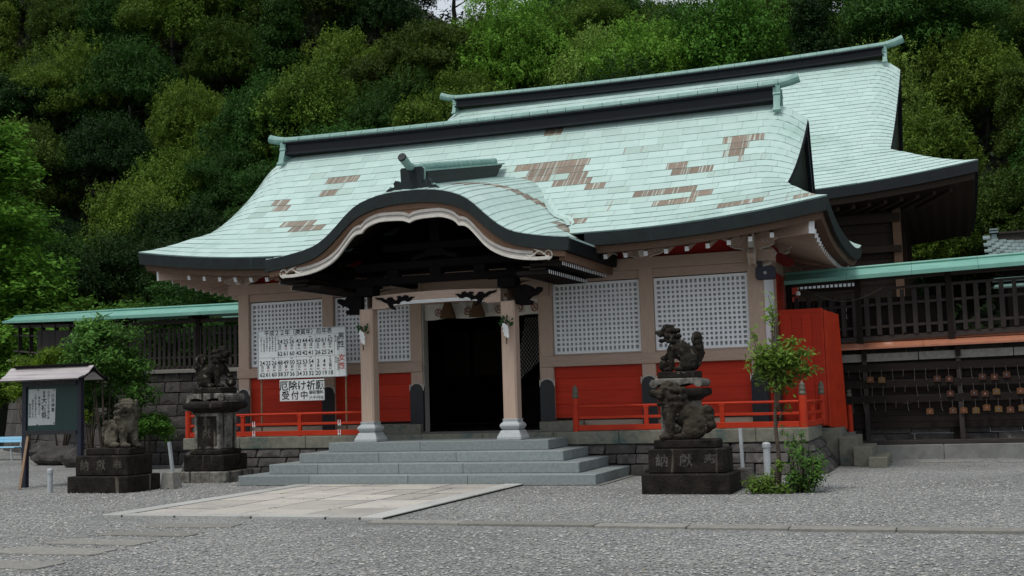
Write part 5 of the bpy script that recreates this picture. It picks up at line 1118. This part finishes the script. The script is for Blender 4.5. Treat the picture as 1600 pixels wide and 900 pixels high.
#@@LIONS
# ---------------------------------------------------------------- guardian lions
def lion_mesh(tall, head_yaw, seed, mirror, org, sc, mats, yaw=0, zs=1.0):
    """facing +x in its own space, seated; one continuous voxel-joined body"""
    mb = MB(); E = lambda c, r, n=14, k=9: mb.ball(c, r, 0, n, k)
    T = lambda pts, rs: mb.tube(pts, rs, 12)
    if tall: hx, hz, sh = .22, .82, .55
    else: hx, hz, sh = .14, .74, .52
    for s in (1, -1):
        E((-.20, s*.14, .20), (.20, .11, .20)); E((-.16, s*.17, .12), (.18, .09, .12)); E((.0, s*.18, .055), (.14, .065, .055))
        if tall and s == 1:
            T([(.12, s*.13, sh), (.27, s*.15, .38), (.34, s*.14, .30)], [.10, .08, .06]); E((.38, s*.13, .30), (.10, .08, .06))
        else:
            T([(.12, s*.11, sh), (.18, s*.12, .32), (.19, s*.12, .08)], [.10, .072, .066]); E((.24, s*.12, .05), (.10, .07, .052)); E((.13, s*.13, .36), (.05, .03, .09)); E((.15, s*.12, .14), (.04, .05, .05))
            for q in (-.042, 0, .042): E((.32, s*.12+q, .038), (.042, .022, .036), 8, 6)
    if tall: E((.40, .14, .13), (.13, .13, .13))
    T([(-.32, 0, .22), (-.15, 0, .34), (.02, 0, .45), (.12, 0, .58), (hx-.02, 0, hz-.05)], [.16, .20, .20, .18, .15]); E((.15, 0, .45), (.15, .15, .18))
    # ridge of the back and curls of the tail plume
    for i in range(8): u = i/7; E((lerp(-.38, .02, u), 0, lerp(.36, .66, u)+.02*math.sin(u*3)), (.05, .045, .05), 8, 6)
    tz = .62 if tall else .36; tx_ = -.36 if tall else -.40
    T([(-.34, 0, .12), (tx_-.04, 0, tz*.6), (tx_, 0, tz)], [.07, .12, .10]); E((tx_, 0, tz+.06), (.12, .14, .13 if not tall else .17))
    for s in (-1, 0, 1):
        for j in range(3): E((tx_-.06+.02*j, s*.11, tz-.12+.11*j), (.07, .07, .075), 8, 6)
    # mane curls round the neck
    for ring, (zz, rr, nn) in enumerate(((hz+.06, .19, 9), (hz-.06, .21, 10), (hz-.17, .20, 10))):
        for j in range(nn):
            a = lerp(math.radians(70), math.radians(290), j/(nn-1)); E((hx-.04+rr*.8*math.cos(a), rr*math.sin(a), zz), (.047, .047, .052), 8, 6)
    R = Matrix.Rotation(head_yaw, 3, 'Z'); H = Vector((hx, 0, hz))
    def Hh(c, r, n=12, k=8):
        b = MB(); b.ball((0, 0, 0), r, 0, n, k); mb.add([H+R@(Vector(c)+Vector(v)) for v in b.v], b.f)
    Hh((.02, 0, .03), (.16, .15, .145)); Hh((.17, 0, .01), (.13, .11, .065)); Hh((.28, 0, .035), (.045, .055, .042))
    op = -.125 if tall or seed == 2 else -.095
    Hh((.13, 0, op-.02), (.13, .09, .034)); Hh((.0, 0, -.10), (.13, .13, .09)); Hh((.10, 0, .10), (.09, .15, .045)); Hh((.06, 0, .15), (.10, .12, .06))
    for s in (1, -1): Hh((.15, s*.075, .065), (.04, .042, .04), 8, 6); Hh((-.05, s*.15, .12), (.05, .035, .07), 8, 6); Hh((.05, s*.15, -.03), (.07, .05, .08), 8, 6); Hh((.2, s*.07, -.045), (.05, .04, .035), 8, 6); Hh((.0, s*.16, -.12), (.06, .05, .06), 8, 6)
    Hh((.19, 0, op-.04), (.04, .05, .04), 8, 6)
    me = bpy.data.meshes.new('tmp'); me.from_pydata(mb.v, [], mb.f); o = bpy.data.objects.new('tmp', me); COL.objects.link(o)
    r_ = o.modifiers.new('r', 'REMESH'); r_.mode = 'VOXEL'; r_.voxel_size = .014; r_.use_smooth_shade = True
    s_ = o.modifiers.new('s', 'SMOOTH'); s_.iterations = 1; s_.factor = .5
    for nm, ty, ns, st in (('curl', 'VORONOI', .085, .016), ('chip', 'CLOUDS', .06, .020), ('grain', 'CLOUDS', .022, .012)):
        tx_ = bpy.data.textures.new(nm, ty); tx_.noise_scale = ns; d_ = o.modifiers.new(nm, 'DISPLACE'); d_.texture = tx_; d_.strength = st*(-1 if ty == 'VORONOI' else 1); d_.mid_level = .5; d_.texture_coords = 'LOCAL'
    m2 = bpy.data.meshes.new_from_object(o.evaluated_get(bpy.context.evaluated_depsgraph_get())); bpy.data.objects.remove(o)
    n_ = len(m2.vertices); co = np.empty(n_*3); m2.vertices.foreach_get('co', co); co = co.reshape(-1, 3); cy_, sy_ = math.cos(yaw), math.sin(yaw)
    x_ = co[:, 0]*cy_-co[:, 1]*sy_; y_ = co[:, 0]*sy_+co[:, 1]*cy_
    co = np.stack([(-x_ if mirror else x_)*sc+org[0], y_*sc+org[1], co[:, 2]*zs*sc+org[2]], 1); m2.vertices.foreach_set('co', co.ravel())
    if mirror: m2.flip_normals()
    m2.polygons.foreach_set('use_smooth', [True]*len(m2.polygons)); m2.update(); print('lion verts', n_)
    m2.materials.clear(); m2.materials.append(MATS[mats]); return m2
def block(parent, x0, x1, y0, y1, z0, z1, m='plinth_stone', name='base_block', bevel=.018): mb = MB(); mb.box(x0, x1, y0, y1, z0, z1, t=random.random()); return mb.build(name, m, parent, bevel=bevel)
def near_lion(sg, label):
    t = thing('guardian_lion', label, 'stone lion', (sg*5.3, -4.9, 0), 'stone guardian lions either side of the path')
    X = lambda a, b: sorted((sg*a, sg*b))
    a, b = X(4.63, 5.95); block(t, a, b, -5.36, -4.42, -.03, .295)
    a, b = X(4.72, 5.86); block(t, a, b, -5.25, -4.53, .297, .655, name='inscribed_block')
    a, b = X(4.78, 5.74); block(t, a, b, -5.12, -4.66, .657, .785, name='plinth')
    mb = MB(); 
    for k, ch in enumerate('納獻奉'): text_mesh(mb, ch, .20, (sg*5.29+(-.36+.36*k), -5.2515, .475), (1, 0, 0), (0, 0, 1))
    mb.build('inscription', 'engraving' if sg < 0 else 'stone_wall', t)
    me = lion_mesh(False, math.radians(-42) if sg < 0 else math.radians(-8), 1 if sg < 0 else 2, sg > 0, (5.17, -4.89, .783) if sg > 0 else (-5.10, -4.87, .783), .96, 'brown_stone' if sg > 0 else 'lichen_stone', math.radians(-20) if sg < 0 else math.radians(-16), .97)
    link('lion_figure', me, t); return t
mat('brown_stone', (.055, .045, .034), (.016, .014, .011), 5, .95, .35, 24, c3=(.36, .35, .29), t3=.665, s3=8, spec=.15, bdist=.015)
mat('lichen_stone', (.13, .12, .09), (.012, .011, .009), 4.5, .95, .35, 24, c3=(.42, .42, .37), t3=.67, s3=6, spec=.15, bdist=.015)
near_lion(1, 'near right stone lion on a blackened block base, crouched body facing left toward the steps')
near_lion(-1, 'near left stone lion turned to the viewer, pale lichen face, on a blackened block base')
def tall_lion(sg, label):
    t = thing('guardian_lion', label, 'stone lion', (sg*4.68, -2.75, 0), 'stone guardian lions either side of the path')
    cx, cy = sg*4.68, -2.62
    B = lambda hw, hd, z0, z1, m='mossy_stone', nm='base_block': block(t, cx-hw, cx+hw, cy-hd, cy+hd, z0, z1, m, nm)
    B(.56, .5, -.02, .215, 'pale_stone' if sg < 0 else 'plinth_stone'); B(.46, .42, .217, .53, 'plinth_stone'); B(.37, .35, .532, .63)
    sh = B(.30, .29, .632, 1.34, 'pale_stone', 'pedestal_shaft')
    mb = MB(); mb.box(cx-.22, cx+.22, cy-.296, cy-.288, .70, 1.28); mb.build('shaft_panel', 'plinth_stone', t)
    mb = MB(); text_mesh(mb, '奉獻', .2, (cx, cy-.30, 1.13), (1, 0, 0), (0, 0, 1), vertical=True); mb.build('inscription', 'engraving', t)
    mb = MB(); prof = [(.31, 1.342), (.33, 1.38), (.44, 1.43), (.455, 1.45), (.455, 1.52), (.42, 1.55)]; mb.lathe([(r*1.414, z) for r, z in prof], (cx, cy, 0), 4, ph=math.pi/4); mb.build('pedestal_cap', 'plinth_stone', t, bevel=.012)
    mb = MB(); P = []
    for i in range(13):   # curling scroll rim
        u = -.40+.8*i/12; P.append((u, .02+.05*abs(math.sin(u*7))))
    mb.prism(P+[(.36, .17), (-.36, .17)], lambda u, v, d: (cx+u, cy+d, 1.552+v), -.36, .36); mb.build('scroll_block', 'pale_stone', t, bevel=.012)
    for s2 in (-1, 1): mb = MB(); mb.tube([(cx+s2*.38, cy-.38, 1.64), (cx+s2*.38, cy+.36, 1.64)], .07, 10); mb.build('scroll_roll', 'pale_stone', t)
    B(.33, .27, 1.722, 1.84, 'mossy_stone', 'plinth')
    me = lion_mesh(True, math.radians(-12), 3 if sg < 0 else 4, sg > 0, (cx+sg*.03, cy, 1.838), .80, 'mossy_stone'); link('lion_figure', me, t)
tall_lion(1, 'stone lion on tall pedestal behind the near right lion, paw on a ball')
tall_lion(-1, 'far left stone lion on a tall carved pedestal beside the red railing')
#@@TREES
random.seed(21)
# ---------------------------------------------------------------- foliage
def leaves(centers, normals, size, elong, seed, tip=None):
    """arrays of leaf quads (rhombi) -> P, F"""
    r = np.random.default_rng(seed); n = len(centers)
    nrm = normals+r.normal(0, .45, (n, 3)); nrm /= np.linalg.norm(nrm, axis=1)[:, None]
    a = r.normal(0, 1, (n, 3)); a[:, 2] -= .5; u = a-nrm*(a*nrm).sum(1)[:, None]; u /= np.linalg.norm(u, axis=1)[:, None]+1e-9; w = np.cross(nrm, u)
    s = (size*r.uniform(.6, 1.35, n))[:, None]
    P = np.stack([centers-u*s*.5, centers+w*s*.5/elong+u*s*.05, centers+u*s*.5-nrm*s*.1, centers-w*s*.5/elong+u*s*.05], 1).reshape(-1, 3)
    F = np.arange(n*4).reshape(-1, 4); return P, F
def crown_data(name, seed, R, nclump, per, size, style, elong=2.2):
    r = np.random.default_rng(seed); C = []; N = []; T = []
    for k in range(nclump):
        v = r.normal(0, 1, 3); v /= np.linalg.norm(v)
        if v[2] < -.35 and style != 'full': v[2] *= -.6
        rad = r.uniform(.55, 1.0)**.6
        if style == 'cone': h = r.uniform(0, 1); an = r.uniform(0, 6.28); q = (1-h)**.8*.95+.08; c = np.array([math.cos(an)*q*R[0]*r.uniform(.6, 1), math.sin(an)*q*R[1]*r.uniform(.6, 1), (h*2-1)*R[2]])
        else: c = v*np.array(R)*rad
        cr = min(R)*r.choice([.18, .26, .34, .42])*r.uniform(.85, 1.15)*(1 if style != 'layer' else 1.25)
        if style == 'cone': cr = min(R)*r.uniform(.22, .36)
        flat = {'full': .9, 'round': .85, 'layer': .30, 'cone': .6}[style]
        per_tw = 11; m = max(4, int(per*(cr/(min(R)*.35))**2/per_tw)); d = r.normal(0, 1, (m, 3)); d /= np.linalg.norm(d, axis=1)[:, None]; d[:, 2] = np.where(d[:, 2] < -.1, -d[:, 2]*r.uniform(-.5, 1, m), d[:, 2])
        rr = r.uniform(.45, 1.12, m)[:, None]**.6
        tw = c+d*rr*np.array([cr, cr, cr*flat])
        if style == 'layer': tw[:, 2] -= .25*((tw[:, :2]-c[:2])**2).sum(1)/cr
        td = d*.8+r.normal(0, .35, (m, 3))+np.array([0, 0, .45]); td /= np.linalg.norm(td, axis=1)[:, None]
        tt = np.repeat(r.normal(.45+.12*r.normal(), .15, m), per_tw); al = np.tile(np.linspace(-1, 1.2, per_tw), m)[:, None]
        p = np.repeat(tw, per_tw, 0)+np.repeat(td, per_tw, 0)*al*size*1.1+r.normal(0, .55, (m*per_tw, 3))*size*(1.35-.6*np.abs(al))
        C.append(p); nn = np.repeat(td, per_tw, 0)*.6+np.array([0, 0, .6]); N.append(nn/np.linalg.norm(nn, axis=1)[:, None])
        T.append(np.clip(tt+.10*al[:, 0]+r.normal(0, .09, m*per_tw), 0, 1))
    C = np.concatenate(C); N = np.concatenate(N); T = np.concatenate(T)
    P, F = leaves(C, N, size, elong, seed); return fastmesh_data(name, P, F, T, 'leaf')
def trunk_mesh(seed, h, r0, spread, nb=6, lean=.1, name='trunk'):
    r = random.Random(seed); mb = MB(); pts = []; x = y = 0
    for i in range(8):
        pts.append((x, y, h*i/7-.3)); x += r.uniform(-lean, lean)*h*.12; y += r.uniform(-lean, lean)*h*.12
    mb.tube(pts, [r0*(1.25 if i == 0 else 1-.1*i) for i in range(8)], 8)
    for k in range(nb):
        i = r.randint(3, 6); b = Vector(pts[i]); an = r.uniform(0, 6.28); L = spread*r.uniform(.6, 1); e = b+Vector((math.cos(an)*L, math.sin(an)*L, L*r.uniform(.4, 1))); m_ = b.lerp(e, .5)+Vector((0, 0, -.08*L))
        mb.tube([b, m_, e], [r0*.4, r0*.28, r0*.1], 5)
    return mb.mesh(name, ['bark'], True)
protos = [
 ('round', crown_data('crown', 11, (2.9, 2.8, 2.6), 78, 820, .125, 'round', 1.9)),
 ('round', crown_data('crown', 12, (3.1, 2.9, 2.4), 82, 760, .115, 'round', 1.8)),
 ('round', crown_data('crown', 13, (2.5, 2.6, 3.1), 78, 760, .12, 'round', 1.7)),
 ('layered', crown_data('crown', 14, (3.2, 3.1, 2.6), 70, 900, .14, 'layer', 2.6)),
 ('layered', crown_data('crown', 15, (2.8, 3.0, 2.9), 74, 840, .135, 'layer', 3)),
 ('pointed', crown_data('crown', 16, (2.1, 2.1, 3.6), 100, 500, .13, 'cone', 2.2)),
 ('round', crown_data('crown', 17, (3.0, 3.0, 2.8), 110, 640, .10, 'round', 1.6)),
]
trunks = [trunk_mesh(31+k, 7.5, .18, 2.0) for k in range(3)]
for m_ in trunks: m_.materials.clear(); m_.materials.append(MATS['bark_dark'])
COLS = {'olive': (.108, .175, .024), 'dark olive': (.060, .100, .015), 'deep green': (.038, .10, .018), 'mid green': (.075, .18, .025), 'blue-green': (.055, .15, .038), 'fresh green': (.15, .30, .04), 'pale green': (.20, .30, .06), 'blackish green': (.020, .05, .012)}
def place_tree(x, y, z, s, cname, pk, label, sx=1, rot=None, trunk=True, lift=3.1, zs=1.0, group='trees on the wooded hill behind the shrine'):
    t = thing('tree', label, 'tree', (x, y, z), group); t['_local'] = 1
    shape, me = protos[pk]; c = link('crown', me, t); c.location = (0, 0, lift*s*1.0); c.scale = (s*sx, s*sx, s*zs); c.rotation_euler = (0, 0, rot if rot is not None else rnd(0, 6.28))
    b = COLS[cname]; k = rnd(.85, 1.15); c.color = (b[0]*k*rnd(.92, 1.08), b[1]*k, b[2]*k, 1)
    if trunk: q = link('trunk', random.choice(trunks), t); q.scale = (s*1.0, s*1.0, s*.62*lift/4.6); q.rotation_euler = (0, 0, rnd(0, 6.28))
    return t
ords = ['first', 'second', 'third', 'fourth', 'fifth', 'sixth', 'seventh', 'eighth', 'ninth', 'tenth', 'eleventh', 'twelfth', 'thirteenth', 'fourteenth', 'fifteenth', 'sixteenth', 'seventeenth', 'eighteenth', 'nineteenth', 'twentieth', 'twenty-first', 'twenty-second', 'twenty-third', 'twenty-fourth']
rowsdef = [(23.5, -33, 10, 4.0, 'lowest'), (28, -37, 15, 4.1, 'second lowest'), (32.5, -42, 17, 4.3, 'third lowest'), (37.5, -46, 18, 4.6, 'middle'), (43, -52, 19, 5.0, 'third highest'), (49, -56, 20, 5.0, 'second highest'), (55.5, -60, 21, 5.2, 'highest')]
for ri, (Y, xa, xb, st_, rn) in enumerate(rowsdef):
    x = 9.08-1.22*(Y+22.67)-2; k = 0; last_ = ''
    while x < xb:
        xx = x+rnd(-.8, .8); yy = Y+rnd(-1.4, 1.4); vx = (xx-9.08)/(yy+22.67); # bearing from the forecourt
        bear = vx
        # colour zones of the wood
        if bear < -.62: cn_ = random.choice(['dark olive', 'deep green', 'dark olive', 'blackish green', 'olive'])
        elif bear < -.42: cn_ = random.choice(['mid green', 'deep green', 'olive', 'mid green', 'dark olive'])
        elif bear < -.22: cn_ = random.choice(['pale green', 'mid green', 'olive', 'fresh green', 'mid green'])
        elif bear < .0: cn_ = random.choice(['olive', 'mid green', 'pale green', 'mid green'])
        else: cn_ = random.choice(['dark olive', 'deep green', 'dark olive', 'olive'])
        if ri >= 5: cn_ = random.choice(['deep green', 'mid green', 'dark olive', 'mid green'])
        if ri == 0: cn_ = random.choice(['deep green', 'blackish green', 'dark olive', 'mid green'])
        if cn_ == last_: cn_ = random.choice(['deep green', 'blackish green']) if cn_ not in ('deep green', 'blackish green') else 'olive'
        last_ = cn_
        pk = random.choice([0, 1, 2, 3, 4, 5, 6, 0, 1, 6]); s = rnd(.82, 1.3)*st_/4.2
        gap = ri >= 5 and -.378 < bear < -.350
        if not gap:
            side_ = 'far left of' if bear < -.75 else 'left of' if bear < -.5 else 'behind' if bear < -.02 else 'right of'
            place_tree(xx, yy, hillz(xx, yy)-.3, s, cn_, pk, f'{cn_} {protos[pk][0]} tree, {ords[min(k, 23)]} from the left in the {rn} hillside row', sx=rnd(.84, 1.02), zs=rnd(1.1, 1.35), lift=3.0)
        x += st_*rnd(.8, 1.15)/ (1.0 if ri else 1.1); k += 1
def dark_trunk(me): me.materials.clear(); me.materials.append(MATS['bark_dark']); return me
# bare dark trunks against the sky gap at the crest
for k, (x, Y, w_) in enumerate(((-21.5, 57, 'left of the sky gap'), (-14.6, 58, 'right of the sky gap'))):
    z = hillz(x, Y); t = thing('tree', 'tall dark-trunked tree on the hill crest, '+w_, 'tree', (x, Y, z), 'bare trunks on the hill crest'); t['_local'] = 1
    q = link('trunk', dark_trunk(trunk_mesh(50+k, 15, .30, 3.2, 9, .08)), t); c = link('crown', protos[5][1], t); c.location = (0, 0, 13.0); c.scale = (1.1, 1.1, 1.0); c.color = (.018, .032, .014, 1)
    c = link('crown', protos[0][1], t); c.location = (rnd(-1, 1), 0, 8.5); c.scale = (.35, .35, .6); c.color = (.018, .035, .012, 1)
# low growth on the hill between trunks
ug = np.random.default_rng(5); n = 75000; gx = ug.uniform(-85, 22, n); gy = ug.uniform(21.5, 60, n)
gz = np.array([hillz(a_, b_) for a_, b_ in zip(gx, gy)])+ug.uniform(0, 1.5, n)
P, Fq = leaves(np.stack([gx, gy, gz], 1), np.tile([0, -.4, .8], (n, 1)), .34, 1.6, 9)
o = fastmesh('undergrowth', P, Fq, ug.random(n), 'leaf', kind='stuff', label='dark undergrowth covering the hill between the trees', category='undergrowth'); o.color = (.018, .036, .012, 1)
# ---- named trees and shrubs near the shrine
place_tree(-29.8, 16.5, 0, 1.62, 'fresh green', 5, 'big feathery bright green tree at the left edge beyond the fence', sx=1.35, lift=4.8, group='trees beside the forecourt')
place_tree(-33.0, 18.0, 0, 1.6, 'fresh green', 5, 'bright green tree cut off by the left edge of the photo beyond the fence', sx=1.5, lift=5.5, group='trees beside the forecourt')
place_tree(-13.5, 12.5, 0, .9, 'deep green', 4, 'low dark green fan-leaved tree behind the left fence roof', sx=1.2, lift=4.4, group='trees beside the forecourt')
place_tree(-17.0, 13.0, 0, .85, 'mid green', 3, 'mid green spreading tree behind the left fence, beside the feathery tree', sx=1.2, lift=3.9, group='trees beside the forecourt')
place_tree(-9.8, 13.5, 0, .8, 'deep green', 3, 'dark low tree behind the fence just left of the front hall', sx=1.2, lift=4.6, group='trees beside the forecourt')
place_tree(15.9, 23.5, 2.5, .95, 'fresh green', 1, 'bright yellow-green leafy tree at the right edge beyond the rear hall', sx=1.0, lift=5.6, group='trees beside the forecourt')
def shrub(name, label, x, y, h, R, n, size, col, seed, style='round', elong=2.4, stems=5, z0=.25, ncl=16):
    t = thing(name, label, name.replace('_', ' '), (x, y, 0)); t['_local'] = 1
    c = link('foliage', crown_data('foliage', seed, (R[0], R[1], h/2), ncl, n, size, style, elong), t); c.location = (0, 0, h/2+z0); c.color = (*col, 1)
    mb = MB(); r = random.Random(seed)
    for k in range(stems): a = r.uniform(0, 6.28); e = r.uniform(.3, .7); mb.tube([(.05*math.cos(a), .05*math.sin(a), 0), (R[0]*e*.5*math.cos(a), R[1]*e*.5*math.sin(a), h*.4), (R[0]*e*math.cos(a), R[1]*e*math.sin(a), h*.8)], [.03, .022, .008], 5)
    link('stem', mb.mesh('stem', ['bark'], True), t); return t
shrub('shrub', 'tall glossy green shrub between the notice board and the stone wall', -10.2, .9, 2.9, (1.0, .9), 420, .12, (.10, .22, .045), 61, z0=.5, ncl=48)
shrub('shrub', 'low bright green layered shrub at the foot of the stone wall', -9.3, 1.2, 1.1, (.6, .5), 340, .10, (.09, .21, .035), 62, 'layer', z0=.3, ncl=18)
shrub('shrub', 'yellowish green layered shrub behind the notice board at the far left', -14.3, 4.0, 3.0, (1.5, .8), 420, .11, (.13, .21, .02), 63, 'layer', z0=.3, ncl=30)
shrub('shrub', 'olive green shrub above the blue bench at the left edge', -19.2, 8.2, 3.0, (1.5, .6), 420, .11, (.10, .17, .02), 64, 'layer', z0=.4, ncl=26)
shrub('shrub', 'dark green shrub directly behind the near left lion', -11.5, 1.9, 1.9, (1.0, .6), 360, .11, (.035, .085, .022), 65, z0=.3, ncl=20)
def loose_bush(label, x, y, cl, size, col, seed):
    t = thing('bush', label, 'bush', (x, y, 0)); t['_local'] = 1; r = np.random.default_rng(seed); C = []; N = []; mb = MB()
    for c, s_, n in cl:
        C.append(np.array(c)+r.normal(0, .5, (n, 3))*np.array(s_)); N.append(np.tile([0, -.3, .8], (n, 1))); mb.tube([(c[0]*.2, c[1]*.2, 0), (c[0]*.7, c[1], c[2]*.6), (c[0], c[1], c[2]+s_[2]*.8)], [.012, .009, .004], 4)
    C = np.concatenate(C); C[:, 2] = np.abs(C[:, 2])+.01; P, Fq = leaves(C, np.concatenate(N), size, 2.4, seed); tn = np.clip(.2+.55*C[:, 2]/.8+r.normal(0, .2, len(C)), 0, 1)
    c = link('foliage', fastmesh_data('foliage', P, Fq, tn, 'leaf'), t); c.color = (*col, 1); link('stem', mb.mesh('stem', ['bark'], True), t)
rb_ = random.Random(4)
loose_bush('dense glossy bush at the foot of the young tree, right of its trunk', 6.93, -4.98, [((rb_.uniform(-.2, .24), rb_.uniform(-.2, .2), rb_.uniform(.05, .5)), (.13, .12, .14), 62) for k in range(20)]+[((rb_.uniform(-.2, .1), rb_.uniform(-.1, .1), rb_.uniform(.5, .8)), (.06, .06, .16), 30) for k in range(8)], .07, (.075, .16, .03), 66)
loose_bush('low yellow-green bush at the foot of the young tree, left of its trunk', 6.46, -5.12, [((rb_.uniform(-.24, .26), rb_.uniform(-.18, .18), rb_.uniform(.03, .22)), (.12, .11, .09), 60) for k in range(18)]+[((rb_.uniform(-.05, .2), 0, rb_.uniform(.3, .45)), (.06, .06, .1), 26) for k in range(4)], .065, (.13, .21, .035), 67)
# young tree with a thin trunk
yt = thing('young_tree', 'thin young tree with light green crown before the right hall corner', 'young tree', (6.6, -5.06, 0)); yt['_local'] = 1
mb = MB(); tp = smooth_pts([(0, 0, 0), (.02, 0, .5), (-.01, .01, 1.0), (.02, 0, 1.5), (.0, 0, 2.0), (.03, 0, 2.6)], 4); mb.tube(tp, [lerp(.035, .012, i/(len(tp)-1)) for i in range(len(tp))], 8); 
brs = [((0, 0, 1.45), (-.15, -.05, 1.85), (-.28, -.1, 2.35)), ((.01, 0, 1.2), (.1, -.05, 1.5), (.08, .0, 1.9)), ((.01, 0, 1.6), (.28, -.05, 1.85), (.55, -.05, 2.1)), ((.01, 0, 1.5), (.3, .05, 1.62), (.62, .0, 1.72)), ((0, 0, 1.7), (-.1, .1, 2.0), (-.2, .05, 2.2)), ((0, 0, 2.0), (.05, 0, 2.45), (-.02, 0, 2.88)), ((0, 0, .95), (.1, -.02, 1.15), (.2, -.02, 1.22)), ((.01, 0, 1.75), (.2, .1, 2.05), (.3, .05, 2.2))]
for b in brs: mb.tube(smooth_pts(b, 3), [.013, .012, .011, .009, .007, .005, .004], 5)
link('trunk', mb.mesh('trunk', ['bark'], True), yt)
r = np.random.default_rng(71); C = []; N = []; 
for c, s_, n in (((.0, 0, 1.95), (.26, .22, .18), 820), ((.2, 0, 1.9), (.22, .2, .16), 640), ((-.15, 0, 1.85), (.16, .18, .2), 400), ((.1, 0, 1.62), (.22, .18, .14), 380), ((.45, 0, 1.75), (.2, .1, .06), 120), ((.42, 0, 2.02), (.18, .1, .07), 110), ((-.25, -.05, 2.28), (.06, .06, .16), 40), ((.0, 0, 2.6), (.09, .08, .24), 90), ((.2, 0, 1.22), (.06, .05, .05), 14), ((.25, .05, 2.2), (.15, .12, .08), 80), ((.08, 0, .9), (.03, .03, .1), 8)):
    C.append(np.array(c)+r.normal(0, .55, (n, 3))*np.array(s_)); N.append(np.tile([0, -.3, .8], (n, 1)))
C = np.concatenate(C); P, Fq = leaves(C, np.concatenate(N), .095, 3.0, 72); tn = np.clip(.25+.5*(C[:, 2]-1.5)/1.0+r.normal(0, .2, len(C)), 0, 1)
c = link('crown', fastmesh_data('crown', P, Fq, tn, 'leaf'), yt); c.color = (.15, .24, .04, 1)
